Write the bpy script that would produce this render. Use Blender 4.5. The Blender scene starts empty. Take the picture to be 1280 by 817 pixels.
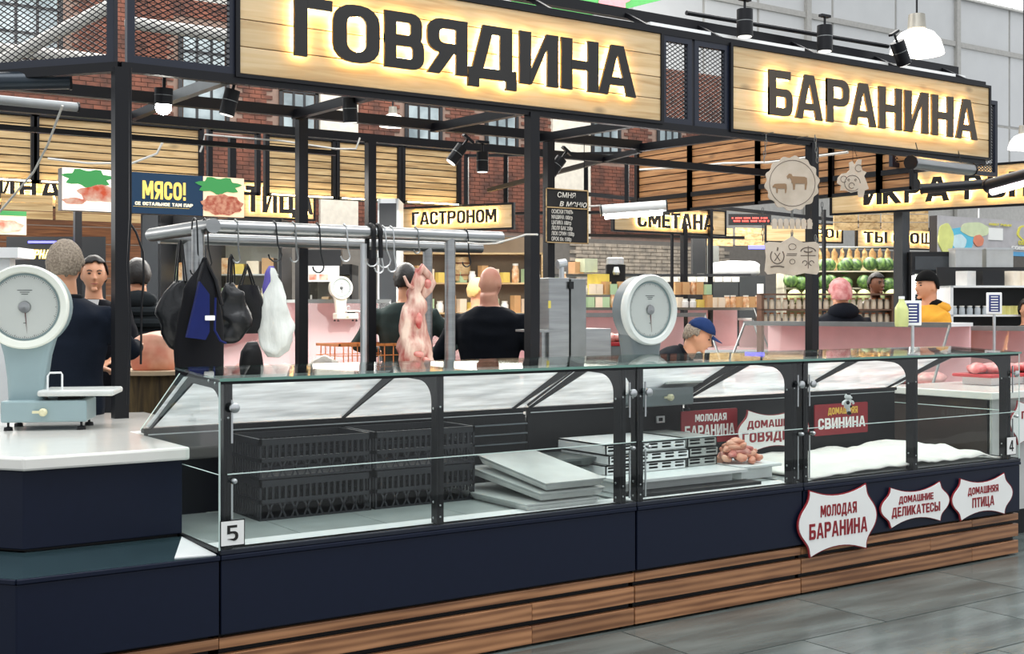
import bpy, bmesh, math, random
from mathutils import Vector, Matrix, noise
from mathutils.geometry import tessellate_polygon
random.seed(7)
S = bpy.context.scene
COL = S.collection
# ------------------------------------------------------------------ camera
CX, CY, CZ = -1.796, -4.630, 1.55
FX, FY = .5656, .8247
FPX = 1550.0
cd = bpy.data.cameras.new('camera'); cam = bpy.data.objects.new('camera', cd); COL.objects.link(cam)
cam.location = (CX, CY, CZ)
cam.rotation_euler = (math.pi/2, 0, -math.atan2(FX, FY))
cd.sensor_width = 36; cd.lens = FPX/1280*36; cd.shift_y = -23.5/1280
cd.clip_end = 200
S.camera = cam
# ------------------------------------------------------------------ world and light
w = bpy.data.worlds.new('hall_daylight'); S.world = w; w.use_nodes = True
bg = w.node_tree.nodes['Background']; bg.inputs[0].default_value = (.93, .96, 1, 1); bg.inputs[1].default_value = .75
def area(name, loc, rot, sx, sy, power, col=(1, 1, 1)):
    d = bpy.data.lights.new(name, 'AREA'); d.shape = 'RECTANGLE'; d.size = sx; d.size_y = sy; d.energy = power; d.color = col
    o = bpy.data.objects.new(name, d); COL.objects.link(o); o.location = loc; o.rotation_euler = rot
    return o
area('skylight', (3, -1, 9.5), (0, 0, 0), 14, 6, 900, (.96, .98, 1))
area('skylight_rear', (8, 11, 9.5), (0, 0, 0), 18, 8, 1700, (1, .96, .9))
area('stall_fill', (3.4, 5.2, 2.66), (0, 0, 0), 5, 1.2, 130, (1, .97, .92))  # fill light added under the canopy to brighten the dim stall
area('aisle_fill', (9, 9.5, 3.6), (0, 0, -.6), 9, 3, 420, (1, .95, .86))  # added fill, a broad panel lifting the middle distance
area('far_row_fill', (11, 13.5, 3.4), (0, 0, -.6), 12, 2, 420, (1, .95, .86))  # added fill to brighten the far row of stalls
area('left_fill', (0, 7.5, 2.7), (0, 0, 0), 4, 2, 130, (1, .96, .88))  # added fill for the dark rear zone at left
area('skylight_hall', (14, 20, 12), (math.radians(25), 0, 0), 24, 6, 1500, (1, .98, .95))
S.view_settings.view_transform = 'Standard'; S.view_settings.look = 'None'
S.view_settings.gamma = 1; S.view_settings.exposure = .45; S.view_settings.use_curve_mapping = False
# ------------------------------------------------------------------ photo-plane helpers (pixel -> real place on a plane or depth)
def W(px, py, d):
    k = (px-640)/FPX
    return Vector((CX+d*(FX+FY*k), CY+d*(FY-FX*k), CZ+d*(385-py)/FPX))
def XY(px, Y):                       # X where column px meets the plane Y
    k = (px-640)/FPX; d = (Y-CY)/(FY-FX*k); return CX+d*(FX+FY*k)
def ZY(px, py, Y):
    k = (px-640)/FPX; d = (Y-CY)/(FY-FX*k); return CZ+d*(385-py)/FPX
def YX(px, X):
    k = (px-640)/FPX; d = (X-CX)/(FX+FY*k); return CY+d*(FY-FX*k)
def ZX(px, py, X):
    k = (px-640)/FPX; d = (X-CX)/(FX+FY*k); return CZ+d*(385-py)/FPX
# ------------------------------------------------------------------ materials
MATS = {}
def lin(c):
    return tuple((x/12.92 if x <= .04045 else ((x+.055)/1.055)**2.4) for x in c)
def hx(h): return lin(tuple(int(h[i:i+2], 16)/255 for i in (0, 2, 4)))
def nt(name):
    m = bpy.data.materials.new(name); m.use_nodes = True; MATS[name] = m
    return m, m.node_tree, m.node_tree.nodes['Principled BSDF']
def mat(name, c, rough=.5, metal=0, var=.12, scale=8, bump=0, bscale=40, c2=None, sheen=0, coat=0, stretch=(1, 1, 1), spec=None):
    if name in MATS: return MATS[name]
    m, t, b = nt(name); N = t.nodes; L = t.links
    c = hx(c) if isinstance(c, str) else c
    c2 = (hx(c2) if isinstance(c2, str) else c2) if c2 else tuple(x*(1-var) for x in c)
    tc = N.new('ShaderNodeTexCoord'); mp = N.new('ShaderNodeMapping'); mp.inputs['Scale'].default_value = stretch
    L.new(tc.outputs['Object'], mp.inputs[0])
    nz = N.new('ShaderNodeTexNoise'); nz.inputs['Scale'].default_value = scale; nz.inputs['Detail'].default_value = 4
    L.new(mp.outputs[0], nz.inputs['Vector'])
    r = N.new('ShaderNodeValToRGB'); r.color_ramp.elements[0].position = .35; r.color_ramp.elements[1].position = .65
    r.color_ramp.elements[0].color = (*c, 1); r.color_ramp.elements[1].color = (*c2, 1)
    L.new(nz.outputs[0], r.inputs[0]); L.new(r.outputs[0], b.inputs['Base Color'])
    b.inputs['Roughness'].default_value = rough; b.inputs['Metallic'].default_value = metal
    if coat: b.inputs['Coat Weight'].default_value = coat; b.inputs['Coat Roughness'].default_value = .1
    if sheen: b.inputs['Sheen Weight'].default_value = sheen
    if spec is not None: b.inputs['Specular IOR Level'].default_value = spec
    if bump:
        n2 = N.new('ShaderNodeTexNoise'); n2.inputs['Scale'].default_value = bscale; n2.inputs['Detail'].default_value = 5
        L.new(mp.outputs[0], n2.inputs['Vector'])
        bp = N.new('ShaderNodeBump'); bp.inputs['Strength'].default_value = bump; bp.inputs['Distance'].default_value = .01
        L.new(n2.outputs[0], bp.inputs['Height']); L.new(bp.outputs[0], b.inputs['Normal'])
    return m
def wood(name, c1, c2, c3, stretch=(.6, 9, 9), rough=.5, knots=True, wave=0):
    m, t, b = nt(name); N = t.nodes; L = t.links
    tc = N.new('ShaderNodeTexCoord'); oi = N.new('ShaderNodeObjectInfo')
    mul = N.new('ShaderNodeVectorMath'); mul.operation = 'SCALE'; mul.inputs[0].default_value = (37, 11, 23)
    L.new(oi.outputs['Random'], mul.inputs['Scale'])
    add = N.new('ShaderNodeVectorMath'); L.new(tc.outputs['Object'], add.inputs[0]); L.new(mul.outputs[0], add.inputs[1])
    mp = N.new('ShaderNodeMapping'); mp.inputs['Scale'].default_value = stretch; L.new(add.outputs[0], mp.inputs[0])
    nz = N.new('ShaderNodeTexNoise'); nz.inputs['Scale'].default_value = 3; nz.inputs['Detail'].default_value = 8; nz.inputs['Distortion'].default_value = .8
    L.new(mp.outputs[0], nz.inputs['Vector'])
    src = nz.outputs[0]
    if wave:
        wv = N.new('ShaderNodeTexWave'); wv.bands_direction = 'Z'; wv.inputs['Scale'].default_value = wave; wv.inputs['Distortion'].default_value = 7
        wv.inputs['Detail'].default_value = 2; wv.inputs['Detail Scale'].default_value = .6
        mp2 = N.new('ShaderNodeMapping'); mp2.inputs['Scale'].default_value = (.8, 5, 7); L.new(add.outputs[0], mp2.inputs[0]); L.new(mp2.outputs[0], wv.inputs['Vector'])
        mxv = N.new('ShaderNodeMath'); mxv.operation = 'MULTIPLY_ADD'; L.new(wv.outputs[0], mxv.inputs[0]); mxv.inputs[1].default_value = .3
        sc = N.new('ShaderNodeMath'); sc.operation = 'MULTIPLY'; L.new(nz.outputs[0], sc.inputs[0]); sc.inputs[1].default_value = .7
        L.new(sc.outputs[0], mxv.inputs[2]); src = mxv.outputs[0]
    r = N.new('ShaderNodeValToRGB'); e = r.color_ramp.elements
    e[0].position = .3; e[0].color = (*hx(c1), 1); e[1].position = .7; e[1].color = (*hx(c3), 1)
    k = e.new(.5); k.color = (*hx(c2), 1)
    L.new(src, r.inputs[0]); out = r.outputs[0]
    if knots:
        mk = N.new('ShaderNodeMapping'); mk.inputs['Scale'].default_value = (2.2, 5, 5); L.new(add.outputs[0], mk.inputs[0])
        vo = N.new('ShaderNodeTexVoronoi'); vo.inputs['Scale'].default_value = 1; L.new(mk.outputs[0], vo.inputs['Vector'])
        rk = N.new('ShaderNodeValToRGB'); rk.color_ramp.elements[0].position = .05; rk.color_ramp.elements[0].color = (.35, .35, .35, 1)
        rk.color_ramp.elements[1].position = .16; rk.color_ramp.elements[1].color = (1, 1, 1, 1); L.new(vo.outputs['Distance'], rk.inputs[0])
        mx = N.new('ShaderNodeMixRGB'); mx.blend_type = 'MULTIPLY'; mx.inputs[0].default_value = .7
        L.new(out, mx.inputs[1]); L.new(rk.outputs[0], mx.inputs[2]); out = mx.outputs[0]
    hs = N.new('ShaderNodeHueSaturation'); mr = N.new('ShaderNodeMapRange'); mr.inputs[3].default_value = .82; mr.inputs[4].default_value = 1.12
    L.new(oi.outputs['Random'], mr.inputs[0]); L.new(mr.outputs[0], hs.inputs['Value']); L.new(out, hs.inputs['Color'])
    L.new(hs.outputs[0], b.inputs['Base Color']); b.inputs['Roughness'].default_value = rough
    bp = N.new('ShaderNodeBump'); bp.inputs['Strength'].default_value = .15; bp.inputs['Distance'].default_value = .005
    L.new(nz.outputs[0], bp.inputs['Height']); L.new(bp.outputs[0], b.inputs['Normal'])
    return m
def emis(name, c, s):
    if name in MATS: return MATS[name]
    m, t, b = nt(name); c = hx(c) if isinstance(c, str) else c
    b.inputs['Base Color'].default_value = (*c, 1); b.inputs['Emission Color'].default_value = (*c, 1); b.inputs['Emission Strength'].default_value = s
    return m
def glass(name, tint=(.96, .985, .975), refl=.08, haze=0, hi=.6, hazec=(.9, .93, .93)):
    m, t, b = nt(name); N = t.nodes; L = t.links; N.remove(b); out = N['Material Output']
    tr = N.new('ShaderNodeBsdfTransparent'); tr.inputs[0].default_value = (*tint, 1)
    gl = N.new('ShaderNodeBsdfGlossy'); gl.inputs['Roughness'].default_value = .02
    lw = N.new('ShaderNodeLayerWeight'); lw.inputs[0].default_value = .25
    mr = N.new('ShaderNodeMapRange'); mr.inputs[3].default_value = refl*.5; mr.inputs[4].default_value = hi; L.new(lw.outputs['Fresnel'], mr.inputs[0])
    mx = N.new('ShaderNodeMixShader'); L.new(mr.outputs[0], mx.inputs[0]); L.new(tr.outputs[0], mx.inputs[1]); L.new(gl.outputs[0], mx.inputs[2])
    last = mx
    if haze:
        df = N.new('ShaderNodeBsdfDiffuse'); df.inputs[0].default_value = (*hazec, 1); tl = N.new('ShaderNodeBsdfTranslucent'); tl.inputs[0].default_value = (*hazec, 1)
        ad = N.new('ShaderNodeMixShader'); ad.inputs[0].default_value = .6; L.new(df.outputs[0], ad.inputs[1]); L.new(tl.outputs[0], ad.inputs[2])
        tc = N.new('ShaderNodeTexCoord'); mp = N.new('ShaderNodeMapping'); mp.inputs['Scale'].default_value = (1.5, 6, 9); L.new(tc.outputs['Object'], mp.inputs[0])
        nz = N.new('ShaderNodeTexNoise'); nz.inputs['Scale'].default_value = 2.5; nz.inputs['Detail'].default_value = 6; L.new(mp.outputs[0], nz.inputs['Vector'])
        hm = N.new('ShaderNodeMapRange'); hm.inputs[1].default_value = .3; hm.inputs[2].default_value = .7; hm.inputs[3].default_value = haze*.7; hm.inputs[4].default_value = min(1, haze*1.3)
        L.new(nz.outputs[0], hm.inputs[0])
        m2 = N.new('ShaderNodeMixShader'); L.new(hm.outputs[0], m2.inputs[0]); L.new(mx.outputs[0], m2.inputs[1]); L.new(ad.outputs[0], m2.inputs[2]); last = m2
    L.new(last.outputs[0], out.inputs[0]); return m
PINE = wood('pine_board', 'd3bb94', 'cbb084', 'b8986a')
PINE_DIM = wood('pine_cladding', 'd8bd8e', 'c6a674', '9c7a4c')
OAK = wood('oak_slat', 'b8845c', 'a0704c', '7c5236', stretch=(.6, 5, 7), wave=1.3, knots=False, rough=.35)
BROWN = wood('walnut_board', '8a5a38', '6e452a', '4c2e1c', knots=False)
NAVY = mat('navy_laminate', '10182c', .45, var=.08, scale=30, spec=.25)
NAVYD = mat('dark_navy', '0d1526', .35)
BLACK = mat('black_steel', '0b0c11', .4, 0, spec=.3)
BLACKP = mat('black_plastic', '0c0c10', .5, spec=.3)
TEAL = mat('teal_laminate', '2c3d42', .18)
WHITE = mat('white_worktop', 'eceae2', .18, var=.03, coat=.5)
WHITEP = mat('white_plastic', 'e9ebea', .35, var=.04)
PAPER = mat('white_paper', 'f2f2ee', .6, var=.02)
STEEL = mat('brushed_steel', 'a2a4a4', .3, 1, var=.2, scale=3, stretch=(1, 1, 12))
STEELD = mat('dull_steel', '8d908f', .4, 1)
ALU = mat('aluminium', 'c9cccd', .35, .9)
GREY = mat('grey_paint', '7e8280', .5)
GREYD = mat('dark_grey_paint', '3a3d40', .5)
MAROON = mat('maroon_paint', '8e1420', .45)
RED = mat('red_plastic', 'b01c22', .4)
GOLD = mat('gold_print', 'e2b94c', .45)
LED = emis('warm_led', (1, .72, .33), 20)
LETTER = mat('letter_black', '15120f', .5)
GLASS = glass('clear_glass', hi=.45); GLASSS = glass('side_glass', (.93, .97, .955), .04, hi=.12); GLASST = glass('top_glass', (.90, .96, .94), .2); PLEXI = glass('plexi', (.9, .95, .94), .1, .55)
GEDGE = mat('glass_edge', '5d8f80', .1, spec=.8); GEDGEW = mat('polished_glass_edge', 'cfe3dc', .1)
SKIN = mat('skin', 'd9a07c', .5, c2='cf9170', scale=6)
# ------------------------------------------------------------------ mesh helpers
def BM(): return bmesh.new()
def box(bm, x0, x1, y0, y1, z0, z1, M=None):
    v = [bm.verts.new((x, y, z)) for x in (x0, x1) for y in (y0, y1) for z in (z0, z1)]
    for f in ((0, 1, 3, 2), (4, 6, 7, 5), (0, 4, 5, 1), (2, 3, 7, 6), (0, 2, 6, 4), (1, 5, 7, 3)):
        bm.faces.new([v[i] for i in f])
    if M: bmesh.ops.transform(bm, matrix=M, verts=v)
    return v
def rings(bm, R, cap=True, closed=True):
    rv = [[bm.verts.new(p) for p in r] for r in R]; n = len(rv[0])
    for a, b in zip(rv, rv[1:]):
        for i in range(n if closed else n-1):
            j = (i+1) % n
            try: bm.faces.new((a[i], a[j], b[j], b[i]))
            except ValueError: pass
    if cap and n > 2:
        bm.faces.new(rv[0][::-1]); bm.faces.new(rv[-1])
    return rv
def tube(bm, pts, r, n=8, cap=True):
    pts = [Vector(p) for p in pts]; rr = r if isinstance(r, (list, tuple)) else [r]*len(pts)
    R = []; up = None
    for i, p in enumerate(pts):
        t = (pts[min(i+1, len(pts)-1)]-pts[max(i-1, 0)]).normalized()
        if up is None: up = Vector((0, 0, 1)) if abs(t.z) < .9 else Vector((1, 0, 0))
        a = t.cross(up)
        if a.length < 1e-4: a = t.cross(Vector((0, 1, 0)))
        a.normalize(); b = a.cross(t).normalized(); up = b
        R.append([p+(a*math.cos(2*math.pi*j/n)+b*math.sin(2*math.pi*j/n))*rr[i] for j in range(n)])
    rings(bm, R, cap)
def lathe(bm, prof, n=20, M=None, cap=True):        # prof (r, z), axis z
    R = [[Vector((r*math.cos(2*math.pi*j/n), r*math.sin(2*math.pi*j/n), z)) for j in range(n)] for r, z in prof]
    if M: R = [[M @ p for p in r] for r in R]
    rings(bm, R, cap)
def cyl(bm, p0, p1, r, n=12): tube(bm, [p0, p1], r, n)
def ell(bm, c, r, M=None, sub=2):
    q = bmesh.ops.create_icosphere(bm, subdivisions=sub, radius=1)['verts']
    T = Matrix.Translation(c) @ (M if M else Matrix()) @ Matrix.Diagonal((r[0], r[1], r[2], 1))
    bmesh.ops.transform(bm, matrix=T, verts=q); return q
def prism(bm, outer, holes=(), y0=0, y1=.02, M=None, ax='XZ'):
    loops = [list(outer)]+[list(h) for h in holes]
    flat = [p for l in loops for p in l]
    tri = tessellate_polygon([[Vector((p[0], p[1], 0)) for p in l] for l in loops])
    def P(p, y):
        return {'XZ': (p[0], y, p[1]), 'YZ': (y, p[0], p[1]), 'XY': (p[0], p[1], y)}[ax]
    a = [bm.verts.new(P(p, y0)) for p in flat]; b = [bm.verts.new(P(p, y1)) for p in flat]
    for t in tri:
        for q in ([a[i] for i in t], [b[i] for i in reversed(t)]):
            try: bm.faces.new(q)
            except ValueError: pass
    k = 0
    for l in loops:
        n = len(l)
        for i in range(n):
            j = (i+1) % n
            try: bm.faces.new((a[k+i], a[k+j], b[k+j], b[k+i]))
            except ValueError: pass
        k += n
    if M: bmesh.ops.transform(bm, matrix=M, verts=a+b)
def rrect(x0, z0, x1, z1, r=0, corners=(1, 1, 1, 1), n=4):   # corners: bl br tr tl
    out = []
    for (cx, cz, a0, c) in ((x0, z0, 180, 0), (x1, z0, 270, 1), (x1, z1, 0, 2), (x0, z1, 90, 3)):
        if not corners[c] or r <= 0: out.append((cx, cz)); continue
        ox = cx+r if cx == x0 else cx-r; oz = cz+r if cz == z0 else cz-r
        for i in range(n+1):
            a = math.radians(a0+90*i/n); out.append((ox+r*math.cos(a), oz+r*math.sin(a)))
    return out
def poly_ell(cx, cz, rx, rz, n=24, wob=0, k=8):
    return [(cx+rx*(1+wob*math.sin(k*2*math.pi*i/n))*math.cos(2*math.pi*i/n), cz+rz*(1+wob*math.sin(k*2*math.pi*i/n))*math.sin(2*math.pi*i/n)) for i in range(n)]
def wobble(bm, amt, sc, seed=0):
    for v in bm.verts:
        v.co += Vector(noise.noise_vector(v.co*sc+Vector((seed*7.1, seed*3.3, seed))))*amt
def obj(name, bm, m, parent=None, smooth=False, bev=0, label=None, kind=None, loc=None):
    me = bpy.data.meshes.new(name)
    bmesh.ops.recalc_face_normals(bm, faces=bm.faces)
    bm.to_mesh(me); bm.free()
    if smooth:
        me.polygons.foreach_set('use_smooth', [True]*len(me.polygons))
        try: me.set_sharp_from_angle(angle=math.radians(42 if smooth is True else smooth))
        except Exception: pass
    me.materials.append(m)
    o = bpy.data.objects.new(name, me); COL.objects.link(o)
    if parent: o.parent = parent
    if loc: o.location = loc
    if bev:
        b = o.modifiers.new('bevel', 'BEVEL'); b.width = bev; b.segments = 2; b.limit_method = 'ANGLE'
    if label: o['label'] = label
    if kind: o['kind'] = kind
    return o
def tag(o, label, cat, group=None, kind=None):
    o['label'] = label; o['category'] = cat
    if group: o['group'] = group
    if kind: o['kind'] = kind
    return o
def thing(name, label, cat, loc=(0, 0, 0), rz=0, group=None, rot=None):
    o = bpy.data.objects.new(name, None); COL.objects.link(o); o.empty_display_size = .1
    o.location = loc; o.rotation_euler = rot if rot else (0, 0, rz)
    return tag(o, label, cat, group)
def bxo(name, m, parent, *a, **k):
    bm = BM(); box(bm, *a); return obj(name, bm, m, parent, **k)
def struct(name, bm, m, parent=None, **k):
    o = obj(name, bm, m, parent, **k)
    if not parent: o['kind'] = 'structure'
    return o
def link_copy(o, parent, loc=None):
    c = o.copy(); COL.objects.link(c); c.parent = parent
    if loc is not None: c.location = loc
    return c
def dup(root, loc, rz=None, label=None, group=None):
    r = root.copy(); COL.objects.link(r); r.location = loc
    if rz is not None: r.rotation_euler = (0, 0, rz)
    if label: r['label'] = label
    if group: r['group'] = group
    for ch in list(root.children):
        c = link_copy(ch, r)
        for g in list(ch.children): link_copy(g, c)
    return r
# ------------------------------------------------------------------ cyrillic block letters (unit height)
s = .21; wd = .72; q = .18
def R(x0, z0, x1, z1): return ([(x0, z0), (x1, z0), (x1, z1), (x0, z1)], [])
def ring(x0, z0, x1, z1, r=.24, c=(1, 1, 1, 1), st=None, sv=None):
    st = st or s; sv = sv or q
    return (rrect(x0, z0, x1, z1, r, c), [rrect(x0+st, z0+sv, x1-st, z1-sv, max(.03, r-st*.7), c)[::-1]])
def Pg(*p): return (list(p), [])
GL = {
 'Г': (.62, [R(0, 0, s, 1), R(s, 1-q, .62, 1)]),
 'О': (wd, [ring(0, 0, wd, 1, .3)]),
 'В': (wd, [ring(0, .42, wd*.95, 1, .2, (0, 1, 1, 0)), ring(0, 0, wd, .58, .2, (0, 1, 1, 0))]),
 'Я': (wd, [ring(0, .38, wd, 1, .24, (1, 0, 0, 1)), R(wd-s, 0, wd, .5), Pg((0, 0), (s*1.05, 0), (.52, .45), (.26, .45))]),
 'Д': (.86, [Pg((.06, .16), (.26, .16), (.42, .84), (.56, .84), (.56, .16), (.78, .16), (.78, 1), (.26, 1)), R(0, 0, .86, .2), R(0, -.16, .19, .02), R(.67, -.16, .86, .02)]),
 'И': (wd, [R(0, 0, s, 1), R(wd-s, 0, wd, 1), Pg((s*.9, 0), (s*.9+.03, 0), (wd-s*.9, .78), (wd-s*.9, 1), (wd-s*.9-.03, 1), (s*.9, .25))]),
 'Н': (wd, [R(0, 0, s, 1), R(wd-s, 0, wd, 1), R(s*.9, .41, wd-s*.9, .59)]),
 'А': (.8, [Pg((0, 0), (.2, 0), (.245, .2), (.555, .2), (.6, 0), (.8, 0), (.53, 1), (.27, 1)),]),
 'Б': (wd, [R(0, 0, s, 1), R(s*.9, 1-q, .66, 1), ring(0, 0, wd, .6, .2, (0, 1, 1, 0))]),
 'Р': (wd, [R(0, 0, s, 1), ring(0, .38, wd, 1, .24, (0, 1, 1, 0))]),
 'П': (wd, [R(0, 0, s, 1), R(wd-s, 0, wd, 1), R(s*.9, 1-q, wd-s*.9, 1)]),
 'Т': (.66, [R(.225, 0, .435, 1), R(0, 1-q, .66, 1)]),
 'Ц': (.78, [R(0, 0, s, 1), R(.45, 0, .66, 1), R(s*.9, 0, .78, .18), R(.61, -.16, .78, .02)]),
 'С': (.68, [(rrect(0, 0, .68, 1, .26)[:5]+rrect(0, 0, .68, 1, .26)[5:10]+[(.68, .36), (.47, .36), (.47, .24), (.4, .17), (.27, .17), (.21, .24), (.21, .76), (.27, .83), (.4, .83), (.47, .76), (.47, .64), (.68, .64)]+rrect(0, 0, .68, 1, .26)[10:], [])]),
 'М': (.9, [R(0, 0, .19, 1), R(.71, 0, .9, 1), Pg((.35, .2), (.55, .2), (.85, 1), (.66, 1), (.45, .5), (.24, 1), (.05, 1))]),
 'Е': (.6, [R(0, 0, s, 1), R(s*.9, 1-q, .6, 1), R(s*.9, 0, .6, q), R(s*.9, .41, .54, .59)]),
 'К': (.72, [R(0, 0, s, 1), Pg((s*.9, .38), (.5, 0), (.74, 0), (.38, .52), (.72, 1), (.5, 1), (s*.9, .64))]),
 'Ы': (.98, [R(0, 0, s, 1), ring(0, 0, .66, .6, .2, (0, 1, 1, 0)), R(.77, 0, .98, 1)]),
 'Ь': (.68, [R(0, 0, s, 1), ring(0, 0, .68, .6, .2, (0, 1, 1, 0))]),
 'Л': (.76, [Pg((0, 0), (.14, 0), (.3, .1), (.34, .82), (.55, .82), (.55, 0), (.76, 0), (.76, 1), (.14, 1), (.1, .18), (0, .18))]),
 'Ш': (1.0, [R(0, 0, .2, 1), R(.4, 0, .6, 1), R(.8, 0, 1, 1), R(.18, 0, .82, q)]),
 'Щ': (1.1, [R(0, 0, .2, 1), R(.4, 0, .6, 1), R(.8, 0, 1, 1), R(.18, 0, 1.1, q), R(.94, -.15, 1.1, .02)]),
 '!': (.24, [R(.02, .3, .22, 1), R(.02, 0, .22, .18)]),
 '-': (.4, [R(0, .4, .4, .56)]),
 '5': (.64, [R(0, .84, .58, 1), R(0, .45, .17, .86), (rrect(0, 0, .64, .62, .26)[5:15]+[(0, .62), (0, .47), (.36, .47), (.46, .4), (.46, .22), (.36, .15), (0, .15)], [])]),
 '4': (.7, [R(.4, 0, .58, 1), Pg((0, .2), (.7, .2), (.7, .35), (.2, .35), (.5, 1), (.36, 1), (0, .36))]),
}
GL['А'][1][0] = (GL['А'][1][0][0], [[(.285, .36), (.4, .82), (.515, .36)]])
def word(bm, txt, x0, x1, z0, z1, y0, y1, gap=.12, slant=0):
    ws = [GL[c][0] if c in GL else .35 for c in txt]; tot = sum(ws)+gap*(len(txt)-1)
    sx = (x1-x0)/tot; sz = z1-z0; x = x0
    for c, wv in zip(txt, ws):
        if c in GL:
            for kk, (o, h) in enumerate(GL[c][1]):
                f = lambda p: (x+p[0]*sx+slant*p[1]*sz, z0+p[1]*sz)
                prism(bm, [f(p) for p in o], [[f(p) for p in l] for l in h], y0-kk*.0005, y1+kk*.0005)
        x += (wv+gap)*sx
def lettering(parent, m, *a, **k):
    bm = BM(); word(bm, *a, **k); return obj('lettering', bm, m, parent)
# ================================================================== STRUCTURE
FLOORM = mat('slate_tile', '484f4d', .22, c2='6b7370', scale=2.2, bump=.15, bscale=9, stretch=(.5, 3, 1), spec=.6)
JOINT = mat('tile_joint', '2e3130', .7)
bm = BM(); box(bm, -12, 45, -12, 50, -.05, -.006); floor = struct('floor', bm, JOINT)
tm = None
for i in range(12):
    for j in range(6):
        x0 = -.4+i*1.2+(.6 if j % 2 else 0); y0 = -.62-j*.6
        if tm is None:
            bm = BM(); box(bm, .004, 1.196, .004, .596, -.008, 0); tm = obj('tile', bm, FLOORM, floor); tm.location = (x0, y0, 0)
        else: link_copy(tm, floor, (x0, y0, 0))
bm = BM(); box(bm, -12, 45, -.02, 50, -.008, -.002); obj('floor_covering', bm, FLOORM, floor)
bm = BM(); box(bm, -12, 45, -12, -4.22, -.008, -.002); obj('floor_covering', bm, FLOORM, floor)
# --- far brick wall (plane Y = 22.9)
BW = 22.9
BRICK = mat('red_brick', '7a4a3a', .9, c2='4f342c', scale=3)
MORTAR = mat('mortar', '8b7468', .9)
PLASTER = mat('cream_plaster', 'd9d2c4', .8)
WFRAME = mat('window_frame_black', '1a1c20', .4)
WPANE = mat('window_pane_grey', '6f7b80', .15, var=.5, scale=1.2, c2='a9b6ba')
wins = [(-14, 78, -30, 80), (222, 286, 33, 158), (348, 397, 112, 172), (505, 552, 128, 182), (605, 647, 138, 187), (738, 775, 148, 200), (820, 850, 157, 205)]
WR = [(XY(a, BW), XY(b, BW), ZY((a+b)/2, d, BW), ZY((a+b)/2, c, BW)) for a, b, c, d in wins]
wx0, wx1, wz0, wz1 = XY(-40, BW), XY(905, BW), 3.6, 8.6
bm = BM(); box(bm, wx0, wx1, BW, BW+.5, 3.0, wz1); wall_back = struct('wall_back', bm, MORTAR)
pil = [(XY(398, BW), XY(445, BW)), (XY(688, BW), XY(735, BW))]
rows = int((wz1-wz0)/.1); bricks = []
for r in range(rows):
    x = wx0+(.15 if r % 2 else 0); z = wz0+r*.1
    while x < wx1-.3:
        cx = x+.14; ok = True
        for a, b, c, d in WR:
            if a-.2 < cx < b+.2 and c-.12 < z+.04 < d+.12: ok = False
        for a, b in pil:
            if a < cx < b: ok = False
        if ok: bricks.append((x, z))
        x += .3
bricks.sort(key=lambda p: (p[0]-CX)**2+(p[1]-5.5)**2)
bb = None; far = BM()
for n, (x, z) in enumerate(bricks):
    if n < 280:
        if bb is None:
            b_ = BM(); box(b_, 0, .285, -.025, .02, 0, .085); bb = obj('brick', b_, BRICK, wall_back); bb.location = (x, BW, z)
        else: link_copy(bb, wall_back, (x, BW-random.random()*.008, z))
    else:
        e = random.random()*.01; box(far, x, x+.285, BW-.025-e, BW+.01, z, z+.085)
obj('brickwork', far, BRICK, wall_back, kind='stuff')
for a, b in pil:
    bm = BM(); box(bm, a, b, BW-.12, BW, 3, wz1); obj('plaster_pilaster', bm, PLASTER, wall_back)
for i, (a, b, c, d) in enumerate(WR):
    bm = BM(); f = .09
    box(bm, a, b, BW-.06, BW-.03, c, c+f); box(bm, a, b, BW-.06, BW-.03, d-f, d); box(bm, a, a+f, BW-.06, BW-.03, c, d); box(bm, b-f, b, BW-.06, BW-.03, c, d)
    wn = struct('window_%d' % (i+1), bm, WFRAME)
    nx, nz = 3, max(2, int((d-c)/.55)); gx = (b-a-2*f)/nx; gz = (d-c-2*f)/nz
    for u in range(1, nx): bxo('glazing_bar', WFRAME, wn, a+f+gx*u-.03, a+f+gx*u+.03, BW-.06, BW-.035, c+f, d-f)
    for u in range(1, nz): bxo('glazing_bar', WFRAME, wn, a+f, b-f, BW-.062, BW-.037, c+f+gz*u-.03, c+f+gz*u+.03)
    for u in range(nx):
        for v in range(nz): bxo('pane', WPANE, wn, a+f+gx*u+.03, a+f+gx*(u+1)-.03, BW-.045, BW-.04, c+f+gz*v+.03, c+f+gz*(v+1)-.03)
# lower part of the back wall (pale painted brick and shop fronts)
PALEB = mat('pale_brick', 'b3a594', .9, c2='8d8478', scale=5)
PALEM = mat('pale_mortar', '6f6a64', .9)
LBW = 21.5
bm = BM(); box(bm, XY(-40, LBW), XY(1300, LBW), LBW, LBW+.3, 0, 3.4); wall_low = struct('wall_back_lower', bm, PALEM)
far = BM(); x_a, x_b = XY(712, LBW), XY(900, LBW); bb = None; cnt = 0
for r in range(13):
    x = x_a+(.2 if r % 2 else 0)
    while x < x_b:
        z = 2.0+r*.1
        box(far, x, x+.38, LBW-.03-random.random()*.02, LBW, z, z+.085)
        x += .4
obj('brickwork', far, PALEB, wall_low, kind='stuff')
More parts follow.
